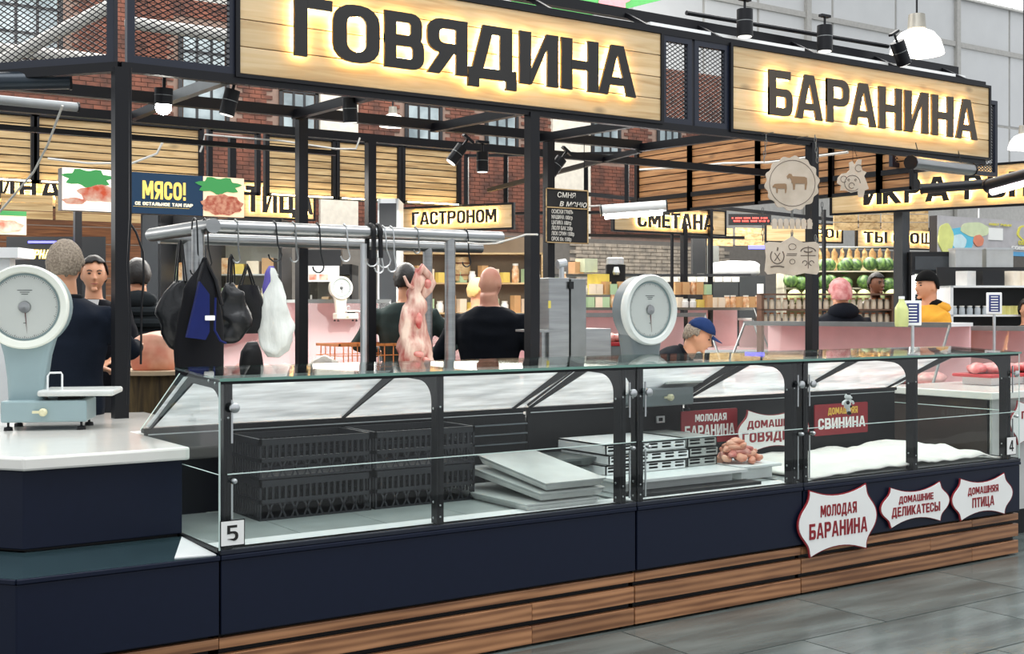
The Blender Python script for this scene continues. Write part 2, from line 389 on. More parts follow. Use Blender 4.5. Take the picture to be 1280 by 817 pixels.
# --- white panelled hall wall high behind, top right
HW = 27.0
WALLW = mat('white_wall_panel', 'd4d5d4', .6, var=.05, scale=1)
RIBM = mat('pale_rib', 'b9b7b1', .6)
bm = BM(); box(bm, XY(-60, HW), XY(1420, HW), HW+.05, HW+.3, 3, 22); wall_hall = struct('wall_hall', bm, RIBM)
xs = [620, 700, 790, 880, 948, 1008, 1041, 1120, 1195, 1262, 1340, 1420]
for a, b in zip(xs, xs[1:]):
    X0, X1 = XY(a, HW)+.06, XY(b, HW)-.06
    for z0, z1 in ((6, 9.2), (9.3, 12.3), (12.4, 15.6)): bxo('wall_panel', WALLW, wall_hall, X0, X1, HW, HW+.1, z0, z1, bev=.03)
for a in (1008, 1195): bxo('rib', RIBM, wall_hall, XY(a, HW)-.12, XY(a, HW)+.12, HW-.15, HW, 3, 17)
bxo('rail', RIBM, wall_hall, XY(880, HW), XY(1420, HW), HW-.1, HW, 12.25, 12.45)
bm = BM(); a, b = XY(1195, HW-.2), XY(1330, HW-.2); box(bm, a, b, HW-.2, HW-.12, 14.2, 16.5)
wn = struct('window_9', bm, RIBM)
for k in range(4):
    g = (b-a)/4; bxo('pane', emis('bright_daylight_pane', (.95, .98, 1), 2.2), wn, a+g*k+.06, a+g*(k+1)-.06, HW-.25, HW-.2, 14.3, 16.4)
# green banner hung over the brick wall at the top
t = thing('banner', 'green advertising banner with pink shapes hung high at the top edge of the photo', 'banner', (0, 0, 0))
GB = mat('green_vinyl', '3f9a45', .5, var=.1); PK = mat('pink_print', 'd58a90', .5)
z_ = 22.0
bm = BM(); prism(bm, [(XY(640, z_), ZY(640, 3, z_)), (XY(700, z_), ZY(700, 20, z_)), (XY(755, z_), ZY(755, 18, z_)), (XY(835, z_), ZY(835, -2, z_)), (XY(835, z_), ZY(835, -30, z_)), (XY(640, z_), ZY(640, -30, z_))], y0=z_, y1=z_+.03); obj('cloth', bm, GB, t)
bm = BM(); prism(bm, poly_ell(XY(765, z_), ZY(765, -2, z_), .6, .3, wob=.2, k=5), y0=z_-.02, y1=z_); obj('print', bm, PK, t)
# pale roof truss tubes seen through the mesh, top left
t = thing('roof_truss', 'pale grey tubular roof truss crossing behind the mesh at top left', 'truss')
for a, b in (((-20, 88, 13), (136, 8, 13)), ((158, 28, 13.5), (296, 46, 13.5)), ((-10, 60, 14), (136, 76, 14))):
    bm = BM(); tube(bm, [W(*a), W(*b)], .07, 10); obj('tube', bm, mat('pale_steel_paint', 'c4c2bc', .5), t, smooth=True)
# ================================================================== COUNTER BASES
D2 = Vector((-.61, .793)); 
def plan(pts, z0, z1, name, m, parent, **k):
    bm = BM(); prism(bm, pts, y0=z0, y1=z1, ax='XY'); return obj(name, bm, m, parent, **k)
def base(label, X0, X1, nx=1):
    t = thing('counter_base', label, 'counter', (X0, 0, 0)); L = X1-X0
    bxo('front_panel', NAVY, t, .004, L-.004, 0, .04, .275, .565, bev=.004)
    bxo('moulding', NAVY, t, .002, L-.002, -.008, .05, .567, .585, bev=.003)
    bxo('top_rail', NAVYD, t, 0, L, -.004, .06, .586, .606, bev=.003)
    bxo('carcass', BLACKP, t, .01, L-.01, .045, 1.05, .02, .56)
    planks(t, 0, L); return t
def planks(t, a, b, rot=None, off=(0, 0)):
    for (z0, z1, y) in ((.218, .260, .012), (.116, .194, .012), (.01, .090, .012)):
        x = a; first = True
        while x < b-.01:
            e = min(b, x+random.choice((1.1, 1.5, 1.9)))
            if b-e < .3: e = b
            bm = BM(); box(bm, x+.001, e-.001, y, y+.03, z0, z1)
            if rot: bmesh.ops.transform(bm, matrix=rot, verts=bm.verts)
            obj('plank', bm, OAK, t, bev=.003); x = e
base('long navy counter base with oak slats below glass case number 5', 0, 2.11)
base('navy counter base with oak slats under the middle of the glass cases', 2.115, 3.28)
base('navy counter base with three curvy white plaques, right end of the counter', 3.285, 5.26)
# left corner base
t = thing('counter_base', 'navy corner counter base below the white worktop, left edge of the photo', 'counter')
a0 = Vector((-.757, 0)); b0 = a0+D2*2.6
RL = Matrix.Translation((a0.x, a0.y, 0)) @ Matrix.Rotation(math.atan2(D2.y, D2.x)-math.pi, 4, 'Z')
bxo('front_panel', NAVY, t, a0.x, -.004, 0, .04, .275, .565, bev=.004)
bxo('moulding', NAVY, t, a0.x, -.002, -.008, .05, .567, .585, bev=.003)
for nm, m, z0, z1, y0, y1 in (('front_panel', NAVY, .275, .565, 0, .04), ('moulding', NAVY, .567, .585, -.008, .05)):
    bm = BM(); box(bm, -2.6, 0, y0, y1, z0, z1, RL); obj(nm, bm, m, t, bev=.003)
planks(t, a0.x, 0); planks(t, -2.6, 0, RL)
c0 = Vector((-.638, .41)); c1 = c0+D2*2.4
bm = BM()
def quad(bm, *P): bm.faces.new([bm.verts.new(p) for p in P])
quad(bm, (a0.x, 0, .586), (0, 0, .586), (0, .42, .6), (c0.x, .42, .6)); quad(bm, (b0.x, b0.y, .586), (a0.x, 0, .586), (c0.x, .42, .6), (c1.x, c1.y, .6))
obj('ledge', bm, TEAL, t)
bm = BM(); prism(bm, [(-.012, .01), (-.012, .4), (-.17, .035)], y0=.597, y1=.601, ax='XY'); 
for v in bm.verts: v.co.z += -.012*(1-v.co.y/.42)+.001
obj('lit_triangle', bm, WHITEP, t)  # bright reflected light on the ledge, painted as a white triangle
plan([(-.03, .05), (a0.x+.03, .05), (b0.x+.05, b0.y+.05), (b0.x+1.2, b0.y+.6), (-.03, 1.0)], .02, .56, 'carcass', BLACKP, t)
t = thing('cabinet', 'navy upper cabinet standing on the ledge under the white worktop at left', 'cabinet')
NV2 = NAVY
plan([(-.006, .41), (c0.x, .41), (c1.x, c1.y), (c1.x+1.0, c1.y+.4), (.0, 2.05), (-.006, 1.0)], .612, .918, 'body', NV2, t, bev=.004)
plan([(-.02, .43), (c0.x+.02, .43), (c1.x, c1.y+.03), (c1.x+.9, c1.y+.4), (-.02, 2.0)], .6, .615, 'plinth', BLACKP, t)
wt = plan([(.016, .375), (c0.x-.01, .375), (c1.x-.03, c1.y), (c1.x+1.1, c1.y+.45), (.42, 2.2), (.42, 1.14), (.016, 1.14)], .92, .974, 'worktop', WHITE, None, bev=.01)
tag(wt, 'glossy white worktop under the big dial scale at the left edge', 'worktop')
# ================================================================== GLASS DISPLAY CASES
ZT = 1.276
def bracket(t, x, th=.012):
    P = [(.008, .60), (.075, .60), (.075, 1.14)]
    for i in range(7):
        a = math.radians(180-90*i/6); P.append((.075+.11+.11*math.cos(a), 1.14+.09*math.sin(a)))
    P += [(.40, 1.238), (.94, 1.0), (.965, 1.02), (.42, 1.285), (.36, 1.272), (.008, 1.262)]
    bm = BM(); prism(bm, P, y0=x, y1=x+th, ax='YZ'); b = obj('bracket', bm, BLACK, t)
    bm = BM(); box(bm, x-.012, x+th+.012, .010, .034, .60, 1.262); obj('upright', bm, BLACK, t)
    bm = BM()
    for (y, z) in ((.055, .63), (.055, .7), (.055, 1.11), (.13, 1.25), (.2, 1.257)): ell(bm, (x-.002, y, z), (.004, .006, .006), sub=1)
    for z in (.64, .69, 1.12): ell(bm, (x+th/2, .009, z), (.006, .003, .006), sub=1)
    obj('bolt', bm, ALU, b); return b
def knob(t, x, z, r=.018):
    bm = BM(); M = Matrix.Translation((x, -.004, z)) @ Matrix.Rotation(math.pi/2, 4, 'X')
    lathe(bm, [(.001, .0), (.008, 0), (.008, .012), (r, .014), (r, .024), (r*.6, .03), (.001, .031)], 14, M, cap=False); return obj('knob', bm, ALU, t, smooth=True)
def case(label, X0, X1, posts, ends=(0, 0), rear=1, name='display_case'):
    t = thing(name, label, 'display case', (X0, 0, 0)); L = X1-X0
    def edge(nm, *a): return bxo(nm, GEDGE, t, *a)
    bm = BM(); quad(bm, (0, 0, .606), (L, 0, .606), (L, 0, .9), (0, 0, .9)); lp = obj('lower_front_pane', bm, GLASS, t)
    bxo('pane_edge', GEDGEW, lp, .03, L, -.002, .003, .898, .902)
    bm = BM(); quad(bm, (0, .004, .903), (L, .004, .903), (L, .004, 1.262), (0, .004, 1.262)); obj('upper_front_pane', bm, GLASS, t)
    bm = BM(); prism(bm, [(-.02, 1.266), (.50, 1.292), (.50, 1.3), (-.02, 1.276)], y0=-.01, y1=L+.0, ax='YZ'); tp = obj('top_pane', bm, GLASST, t)
    bxo('pane_edge', GEDGE, tp, -.01, L, -.024, -.02, 1.265, 1.277)
    bxo('top_rail', BLACK, t, 0, L, .0, .014, 1.252, 1.264)
    bm = BM(); quad(bm, (.01, .44, 1.262), (L-.01, .44, 1.262), (L-.01, .94, 1.01), (.01, .94, 1.01)); obj('rear_pane', bm, PLEXI, t)
    bxo('rear_wall', BLACKP, t, .01, L-.01, .94, .96, .6, .99); bxo('rear_rail', BLACK, t, 0, L, .93, .97, .985, 1.005)
    bxo('rear_rail_trim', ALU, t, .02, L-.02, .926, .93, .975, .98)
    bxo('front_strip', WHITEP, t, .01, L-.01, .02, .17, .6, .606)
    n = max(2, round(L/.42)); g = (L-.03)/n
    for i in range(n): bxo('deck_panel', mat('steel_deck', 'a3aaa8', .35, .3), t, .015+g*i+.002, .015+g*(i+1)-.002, .17, .93, .592, .6)
    for x in posts: bracket(t, x)
    for i, e in enumerate(ends):
        if e:
            x = -.004 if i == 0 else L+.004
            bm = BM(); P = [(0, .606), (.96, .606), (.96, 1.0), (.45, 1.272), (0, 1.262)]
            bm.faces.new([bm.verts.new((x, *p)) for p in P]); sp = obj('side_pane', bm, GLASSS, t)
            bm = BM(); tube(bm, [(x, .0, .9), (x, .96, .9)], .0022, 4); tube(bm, [(x, .96, 1.0), (x, .45, 1.275)], .003, 4); tube(bm, [(x, -.003, .606), (x, -.003, 1.262)], .004, 4)
            obj('pane_edge', bm, GEDGEW, sp)
            bxo('side_rail', BLACK, t, x-.008, x+.008, 0, .96, .598, .61)
    return t
cA = case('glass display case numbered 5 holding black crates and steel trays, left end of the counter', 0, 2.11, (.03, 1.0, 2.03), (1, 0))
cB = case('middle glass display case holding white slotted trays and meat', 2.12, 3.28, (.02, 1.10))
cC = case('glass display case numbered 4 holding a white cloth, right end of the counter', 3.29, 5.24, (.02, .95, 1.86), (0, 1))
for c, ks in ((cA, (.05, 2.075)), (cB, (.055, 1.13)), (cC, (.05, 1.9))):
    for x in ks:
        knob(c, x, 1.14 if c is not cA or x > 1 else 1.16, .02); knob(c, x, .875, .01)
        bm = BM()
        bm.free()
        for z0, z1 in ((1.02, 1.19), (.63, .86)): bxo('steel_bar', ALU, c, x-.004, x+.004, .003, .009, z0, z1)
for txt, c, p0, p1, pz, lb in (('5', cA, (275, 684), (306, 648), 0, 'white square label with black number 5 on the front glass'), ('4', cC, (1258, 569), (1270, 545), 0, 'small white label with black number 4 on the right glass corner')):
    x0, x1 = XY(p0[0], -.006), XY(p1[0], -.006); z0, z1 = ZY(p0[0], p0[1], -.006), ZY(p0[0], p1[1]+(3 if txt == '5' else 1), -.006)
    t = thing('number_label', lb, 'label', (x0, -.006, z0)); wv, hv = x1-x0, z1-z0
    bxo('border', BLACKP, t, 0, wv, -.0015, 0, 0, hv); bxo('card', PAPER, t, .004, wv-.004, -.0022, -.0015, .004, hv-.004)
    lettering(t, LETTER, txt, wv*.28, wv*.72, hv*.2, hv*.8, -.003, -.0022)
# three plaques on the base
def plaque_shape(w_, h_, n=10):
    w2, h2 = w_/2, h_/2; P = []
    def arc(p, q_, bulge, k=n):
        p = Vector(p); q_ = Vector(q_); d = q_-p; nn = Vector((d.y, -d.x))
        for i in range(k): u = i/k; P.append(tuple(p+d*u+nn*bulge*4*u*(1-u)))
    # bottom left corner going right; concave top/bottom, bulging scalloped sides
    arc((-w2*.72, -h2), (w2*.72, -h2), -.09)
    arc((w2*.74, -h2), (w2*.80, -h2*.62), -.10, 4); arc((w2*.80, -h2*.62), (w2*.86, -h2*.5), .0, 2); arc((w2*.86, -h2*.5), (w2*.86, h2*.5), w2*.16/h2); arc((w2*.86, h2*.5), (w2*.80, h2*.62), 0, 2); arc((w2*.80, h2*.62), (w2*.74, h2), -.10, 4)
    arc((w2*.72, h2), (-w2*.72, h2), -.09)
    arc((-w2*.74, h2), (-w2*.80, h2*.62), -.10, 4); arc((-w2*.80, h2*.62), (-w2*.86, h2*.5), .0, 2); arc((-w2*.86, h2*.5), (-w2*.86, -h2*.5), w2*.16/h2); arc((-w2*.86, -h2*.5), (-w2*.80, -h2*.62), 0, 2); arc((-w2*.80, -h2*.62), (-w2*.74, -h2), -.10, 4)
    return P
def plaque(label, X, Y, Z, w_, h_, l1, l2, rz=0, f1=.5, f2=.75, name='plaque'):
    t = thing(name, label, 'sign', (X, Y, Z), rz)
    bm = BM(); prism(bm, plaque_shape(w_, h_), y0=-.006, y1=0); obj('border', bm, MAROON, t)
    bm = BM(); prism(bm, [(x*.965, z*.955) for x, z in plaque_shape(w_, h_)], y0=-.009, y1=-.006); obj('face', bm, PAPER, t)
    lettering(t, MAROON, l1, -w_*f1/2, w_*f1/2, h_*.08, h_*.25, -.011, -.009)
    if len(l2) > 1: lettering(t, MAROON, l2, -w_*f2/2, w_*f2/2, -h_*.23, h_*.0, -.011, -.009)
    return t
for x0, x1, y0, y1, l1, l2, lb, f1, f2 in ((998, 1096, 608, 692, 'МОЛОДАЯ', 'БАРАНИНА', 'largest curvy white plaque on the navy base, young lamb', .46, .74),
        (1101, 1187, 605, 656, 'ДОМАШНИЕ', 'ДЕЛИКАТЕСЫ', 'curvy white plaque on the navy base, homemade delicacies, middle of three', .5, .7),
        (1190, 1266, 594, 647, 'ДОМАШНЯЯ', 'ПТИЦА', 'curvy white plaque on the navy base, home poultry, nearest the right end', .5, .36)):
    xa, xb = XY(x0, -.02), XY(x1, -.02); pm = (x0+x1)/2; za, zb = ZY(pm, y1, -.02), ZY(pm, y0, -.02)
    plaque(lb, (xa+xb)/2, -.012, (za+zb)/2, (xb-xa)*1.0, zb-za, l1, l2, f1=f1, f2=f2)
# ================================================================== CANOPY FRAME
P = 1.9
def beam(name, m, parent, p0, p1, w_=.05, h=.05, **k):
    p0 = Vector(p0); p1 = Vector(p1); d = p1-p0; L = d.length; bm = BM(); box(bm, 0, L, -w_/2, w_/2, -h/2, h/2)
    x = d.normalized(); up = Vector((0, 0, 1)) if abs(x.z) < .95 else Vector((0, 1, 0))
    y = up.cross(x).normalized(); z = x.cross(y)
    M = Matrix((x, y, z)).transposed().to_4x4(); M.translation = p0
    bmesh.ops.transform(bm, matrix=M, verts=bm.verts); return obj(name, bm, m, parent, **k)
XC = 7.62
fr = thing('canopy_frame', 'black square-tube canopy frame over the meat stall with its posts and beams', 'frame')
for px, y, zt in ((150, P, 2.81), (665, P, 2.81), (1015, P, 2.81)):
    x = XY(px, y); bxo('post', BLACK, fr, x-.036, x+.036, y-.036, y+.036, .0, zt)
for px, y, zt in ((377, 3.08, 2.85), (686, 3.08, 2.85), (463, 3.75, 2.82)):
    x = XY(px, y); bxo('post', BLACK, fr, x-.033, x+.033, y-.033, y+.033, .0, zt)
beam('beam', BLACK, fr, (.19, P, 2.815), (XC, P, 2.815)); beam('beam', BLACK, fr, (.19, P, 3.475), (XC, P, 3.475))
beam('beam', BLACK, fr, (-1.6, 3.08, 2.87), (4.75, 3.08, 2.87), .06, .07); beam('beam', BLACK, fr, (-1.8, 3.75, 2.84), (7.3, 3.75, 2.84), .06, .06)
beam('beam', BLACK, fr, (-1.8, 3.85, 2.72), (2.4, 3.85, 2.72), .04, .035)
for x in (.8, 1.72, 2.8, 3.75, 4.75): beam('beam', BLACK if x > 1 else STEELD, fr, (x, P, 2.83), (x, 3.08, 2.85), .05, .06)
beam('beam', BLACK, fr, (.8, 3.08, 2.83), (.8, 3.75, 2.83)); beam('beam', BLACK, fr, (4.75, 3.08, 2.83), (5.6, 6.6, 2.83), .04, .04)
beam('beam', BLACK, fr, (XC, P, 2.81), (XC, 6.6, 2.81)); beam('beam', BLACK, fr, (XC, P, 3.4), (XC, 6.6, 3.4))
# second raised rail above the signs, with stubs
beam('upper_rail', BLACK, fr, (.2, P+.35, 3.66), (XC+.1, P+.35, 3.66), .06, .07)
for x in (3.05, 3.9, 4.6, 5.6, 6.6, 7.5): beam('stub', BLACK, fr, (x, P+.35, 3.66), (x, P, 3.47), .03, .03)
beam('white_strip', WHITEP, fr, (4.0, P+.2, 3.56), (XC, P+.2, 3.56), .04, .05)
L0 = Vector((.19, P, 0)); LD = Vector((-.61, .793, 0))
for z in (2.815, 3.475): beam('beam', BLACK, fr, L0+Vector((0, 0, z)), L0+LD*2.6+Vector((0, 0, z)))
# ------------------------------------------------------------------ expanded mesh panels
def expanded(bm, L, H, cw=.05, ch=.028, r=.0034):
    nx, nz = int(L/cw), int(H/ch)
    cw = L/nx; ch = H/nz
    for j in range(nz):
        for i in range(nx):
            a = (i*cw, j*ch+ch/2); b = ((i+.5)*cw, (j+1)*ch); c = ((i+1)*cw, j*ch+ch/2); d = ((i+.5)*cw, j*ch)
            for p, q_ in ((a, b), (b, c), (c, d), (d, a)):
                vs = [bm.verts.new((p[0], 0, p[1]-r)), bm.verts.new((q_[0], 0, q_[1]-r)), bm.verts.new((q_[0], 0, q_[1]+r)), bm.verts.new((p[0], 0, p[1]+r)), bm.verts.new((q_[0], .008, q_[1]+r)), bm.verts.new((p[0], .008, p[1]+r))]
                bm.faces.new(vs[:4]); bm.faces.new((vs[3], vs[2], vs[4], vs[5]))
def mesh_panel(label, loc, rz, L, z0, z1, cw=.05):
    t = thing('mesh_panel', label, 'mesh panel', (loc[0], loc[1], z0), rz); H = z1-z0; f = .04
    for a in ((0, f, 0, H), (L-f, L, 0, H), (f, L-f, 0, f), (f, L-f, H-f, H)): bxo('frame_bar', NAVYD, t, a[0], a[1], -.02, .02, a[2], a[3])
    bm = BM(); expanded(bm, L-2*f, H-2*f, cw)
    for v in bm.verts: v.co.x += f; v.co.z += f
    obj('mesh_sheet', bm, BLACK, t, kind='stuff'); return t
ang = math.atan2(.793, -.61)-math.pi
mesh_panel('black expanded-metal mesh panel at top left, left of the corner post', L0+LD*1.45, ang, 1.42, 2.84, 3.45)
mesh_panel('black mesh panel left of the large lit beef sign', (.22, P, 0), 0, XY(296, P)-.23, 2.84, 3.45)
mesh_panel('narrow black mesh panel right after the large lit beef sign', (XY(825, P), P, 0), 0, XY(864, P)-XY(825, P)-.01, 2.84, 3.45)
mesh_panel('narrow black mesh panel just before the second lit sign', (XY(866, P), P, 0), 0, XY(910, P)-XY(866, P)-.01, 2.84, 3.45)
mesh_panel('grey mesh panel behind the right end of the second lit sign', (XC-.1, P+.9, 0), 0, 1.6, 2.85, 3.6)
# ------------------------------------------------------------------ lit signs
def board_sign(label, name, p0, rz, L, z0, z1, letters, lz0, lz1, rows=4, th=.03, frame=True, led=LED, ltr=LETTER, lt=.05, pine=PINE):
    t = thing(name, label, 'sign', (p0[0], p0[1], z0), rz); H = z1-z0
    for i in range(rows):
        a = H*i/rows; bxo('plank', pine, t, 0, L, 0, th, a+.003, H*(i+1)/rows-.002, bev=.003)
    if frame:
        for a in ((-.025, 0, -.02, H+.02), (L, L+.025, -.02, H+.02)): bxo('frame_bar', BLACK, t, a[0], a[1], -.01, th+.01, a[2], a[3])
        for a in ((0, L, -.02, 0), (0, L, H, H+.02)): bxo('frame_bar', BLACK, t, a[0], a[1], -.01, th+.01, a[2], a[3])
    for c, xa, xb in letters:
        bm = BM(); word(bm, c, xa, xb, lz0, lz1, -lt, -lt*.62); lo = obj('letter', bm, ltr, t)
        bm = BM(); e = (xb-xa)*.03; word(bm, c, xa+e, xb-e, lz0+e, lz1-e, -lt*.62, -lt*.5); obj('led_strip', bm, led, lo)
    return t
def S1(px): return XY(px, P)-XY(297, P)
board_sign('largest lit wooden sign with black letters reading beef, upper middle', 'lit_sign', (XY(297, P), P-.03), 0, S1(822), 2.845, 3.45,
    [(c, S1(a), S1(b)) for c, a, b in (('Г', 361, 408), ('О', 409, 467), ('В', 473, 522), ('Я', 526, 576), ('Д', 577, 637), ('И', 641, 689), ('Н', 693, 739), ('А', 739, 786))], 2.975-2.845, 3.31-2.845)
def S2(px): return XY(px, P)-XY(912, P)
board_sign('second lit wooden sign with black letters reading mutton, upper right', 'lit_sign', (XY(912, P), P-.03), 0, S2(1232), 2.845, 3.45,
    [(c, S2(a), S2(b)) for c, a, b in (('Б', 952, 981), ('А', 985, 1019), ('Р', 1024, 1052), ('А', 1053, 1086), ('Н', 1089, 1118), ('И', 1121, 1151), ('Н', 1155, 1182), ('А', 1185, 1212))], 2.975-2.845, 3.31-2.845,
    ltr=mat('letter_brown', '40362a', .5))
def far_sign(label, pxL, dL, pxR, dR, yb, yt, text, ly0, ly1, ext=None, rows=2, plainext=None, name='lit_sign', led=LED, lt=.04):
    p0 = W(pxL, yb, dL); p1 = W(pxR, yb, dR); d = Vector((p1.x-p0.x, p1.y-p0.y)); L = d.length; rz = math.atan2(d.y, d.x)
    def X(px):
        k = (px-640)/FPX; kx, ky = FX+FY*k, FY-FX*k   # ray from camera meets the board line
        rx, ry = p0.x-CX, p0.y-CY
        return -(rx*ky-ry*kx)/(d.x/L*ky-d.y/L*kx)
    def Z(y): return (yb-y)*dL/FPX
    if ext is None:
        n = len(text); a, b = plainext; ws = [GL[c][0] for c in text]; tot = sum(ws)+.1*(n-1); xx = X(a); kk = (X(b)-X(a))/tot; ext = []
        for c, wv in zip(text, ws): ext.append((c, xx, xx+wv*kk)); xx += (wv+.1)*kk
    else: ext = [(c, X(a), X(b)) for c, a, b in ext]
    return board_sign(label, name, (p0.x, p0.y), rz, L, p0.z, p0.z+Z(yt), ext, Z(ly0), Z(ly1), rows, led=led, lt=lt)
far_sign('lit wooden sign whose letters end in ИНА, left edge of the photo', -70, 15.6, 78, 16.2, 254, 218, None, 246, 216, [('И', -2, 18), ('Н', 24, 45), ('А', 50, 76)])
far_sign('lit wooden sign reading poultry behind the hanging rail, left', 288, 16, 392, 16.6, 270, 226, None, 264, 231, [('Т', 306, 324), ('И', 327, 345), ('Ц', 348, 368), ('А', 370, 390)])
far_sign('lit wooden grocery sign in the middle distance, chamfered corner', 503, 15.2, 640, 14.5, 289, 261, 'ГАСТРОНОМ', 282, 266, plainext=(517, 622), rows=1)
far_sign('lit wooden sour-cream sign behind the tube lamp', 768, 15.5, 906, 16.6, 287, 256, 'СМЕТАНА', 282, 262, plainext=(795, 890), rows=1)
far_sign('long lit wooden caviar and fish sign at the right edge', 1040, 14, 1330, 12.4, 267, 221, None, 259, 230, [('И', 1081, 1104), ('К', 1105, 1128), ('Р', 1132, 1152), ('А', 1158, 1188), ('-', 1190, 1203), ('Р', 1207, 1228), ('Ы', 1236, 1270), ('Б', 1280, 1305)], rows=2)
far_sign('small lit wooden vegetable sign far back at right', 1072, 20, 1166, 20.6, 309, 285, None, 303, 289, [('Т', 1078, 1090), ('Ы', 1092, 1107), ('О', 1115, 1127), ('О', 1136, 1147), ('Щ', 1150, 1163)], rows=1)
far_sign('small lit wooden sign far back beside the hanging wooden plaque', 958, 20, 1052, 20.4, 301, 279, None, 296, 284, [('Р', 1018, 1028), ('О', 1030, 1041), ('Г', 1044, 1051)], rows=1)
# ------------------------------------------------------------------ wooden cladding bays of the rear canopy truss
YR = 8.0
PINE_WARM = wood('warm_cladding', 'b98b5c', 'a57548', '7b522f')
def bay(label, p0, p1, z0, z1, n=8, grp=None, open_=False, pine=None, led=False):
    pine = pine or PINE_DIM
    p0 = Vector(p0); p1 = Vector(p1); d = p1-p0; L = d.length
    t = thing('wood_panel_bay', label, 'wooden panel', (p0.x, p0.y, z0), math.atan2(d.y, d.x), grp); H = z1-z0
    if not open_:
        for i in range(n): bxo('plank', pine, t, .03, L-.03, 0, .02, H*i/n+.006, H*(i+1)/n-.006)
        bxo('backing', BLACK, t, .03, L-.03, .02, .024, 0, H)
    for a in ((-.025, .025, -.03, H+.03), (L-.025, L+.025, -.03, H+.03)): bxo('frame_bar', BLACK, t, a[0], a[1], -.03, .03, a[2], a[3])
    for a in ((-.03, 0), (H, H+.03)): bxo('frame_bar', BLACK, t, 0, L, -.03, .03, a[0], a[1])
    if led: bxo('led_strip', emis('strip_glow', (1, .8, .45), 14), t, .04, L-.04, -.07, -.055, -.02, -.008)
    return t
def zr(px, y): return ZY(px, y, YR)
names = ['wooden plank bay of the rear truss at the left photo edge', 'wooden plank bay of the rear truss left of the corner post', 'wooden plank bay above the blue meat light box', 'narrow wooden plank bay left of the inner black post', 'wooden plank bay right of the inner black post',
         'wooden plank bay left of the second inner post', 'wooden plank bay between two inner posts, middle', 'wooden plank bay above the grocery sign']
for (a, b), lb in zip(((-60, 42), (45, 155), (158, 251), (333, 376), (379, 417), (421, 461), (465, 499), (503, 573)), names):
    bay(lb, (XY(a, YR), YR), (XY(b, YR), YR), 2.8, 3.42, led=True)
for a, b, lb in ((262, 322, 'open black frame bay between wooden bays, left'),): bay(lb, (XY(a, YR), YR), (XY(b, YR), YR), 2.8, 3.42, open_=True)
pa = Vector((XY(583, YR), YR)); pb = Vector((XC, 6.7))
for i, lb in enumerate(('open black frame bay right of the grocery sign', 'open black frame bay behind the tall black post', 'open black frame bay above the chalkboard', 'open black frame bay left of the right wooden wall')):
    bay(lb, pa+(pb-pa)*i/4, pa+(pb-pa)*(i+1)/4, 2.7, 3.37, open_=True)
ys = [YX(p, XC) for p in (797, 863, 948, 1040, 1100, 1142)]
for i, lb in enumerate(('brown plank bay of the right wall above the sour-cream sign', 'brown plank bay of the right wall, second from its far end', 'brown plank bay behind the hanging round plaque', 'brown plank bay between post and hanging pig plaque', 'narrow brown plank bay under the lit mutton sign')):
    t = bay(lb, (XC, ys[i]), (XC, ys[i+1]), 2.66, 3.39, 9, pine=PINE_WARM)
# low cladding of the next row
bx = thing('cladding_band', 'band of pale wooden cladding below the left lit sign', 'wooden panel', (0, 0, 0))
for i, (a, b) in enumerate(((-40, 0), (2, 66), (70, 156), (158, 240))):
    for k in range(3): bxo('plank', PINE_DIM, bx, XY(a, 11), XY(b, 11), 11, 11.03, ZY(80, 275, 11)+.10*k, ZY(80, 275, 11)+.10*k+.09)
bx = thing('wall_cladding', 'dark walnut board wall behind the two left men', 'wooden panel', (0, 0, 0))
for k in range(11): bxo('plank', BROWN, bx, XY(-40, 11.6), XY(330, 11.6), 11.6, 11.63, .4+.22*k, .61+.22*k)
# ================================================================== LAMPS
def spot(label, px, py, d, tilt=(0, 0), lit=False, r=.045, h=.15, up=False):
    t = thing('spotlight', label, 'lamp', W(px, py, d)); t.rotation_euler = (tilt[0], tilt[1], 0)
    bm = BM(); cyl(bm, (0, 0, -h), (0, 0, 0), r, 18); obj('housing', bm, BLACK, t, smooth=True)
    bm = BM(); cyl(bm, (0, 0, -h-.004), (0, 0, -h+.004), r*.85, 18); (obj('bulb', (lambda b_: (ell(b_, (0, 0, -h-.02), (.045, .045, .04)), b_)[1])(BM()), emis('bulb_flare', (1, .97, .88), 40), t) if lit else None); obj('lens', bm, emis('spot_lens_lit', (1, .97, .9), 25) if lit else emis('spot_lens', (1, .96, .88), 1.2), t)
    bm = BM(); tube(bm, [(0, 0, 0), (0, 0, .07)], .01, 6); box(bm, -.05, .05, -.02, .02, .065, .085); obj('bracket', bm, BLACK, t)
    bm = BM(); tube(bm, [(0, 0, -h*.42), (0, 0, -h*.45)], r+.0015, 18); obj('ring', bm, STEELD, t); return t
spot('lit black spotlight glowing bright beside the corner post', 205, 110, 6.9, (.1, 0), True, .05, .09)
spot('black spotlight hanging under the mesh panel left of the beef sign', 291, 112, 7.2, (.15, .2))
spot('black spotlight hanging in front of the inner post, under the beef sign', 437, 122, 7.6, (.1, -.1))
spot('tilted black spotlight left of the tall black post', 578, 183, 9.3, (.2, .6))
spot('upright black spotlight right of the tilted one, left of the tall post', 603, 190, 9.4)
spot('tilted black spotlight right of the tall black post', 702, 198, 9.6, (.2, .6))
for i, (px, py, tl, lb) in enumerate(((931, 12, (0, 0), 'black cylinder spotlight on the top rail, leftmost of three above the second sign'), (1031, 32, (0, 0), 'black cylinder spotlight on the top rail, middle of three above the second sign'), (1121, 52, (0, -.5), 'tilted dark spotlight in front of the big white pendant lamp'))):
    spot(lb, px, py, 9.2+i*.5, tl, False, .06, .2)
bm = BM(); tube(bm, [W(858, 16, 9.2), W(1110, 58, 10.3)], .018, 8)
tag(obj('track_rail', bm, BLACK), 'thin black lighting track above the second lit sign', 'lighting track')
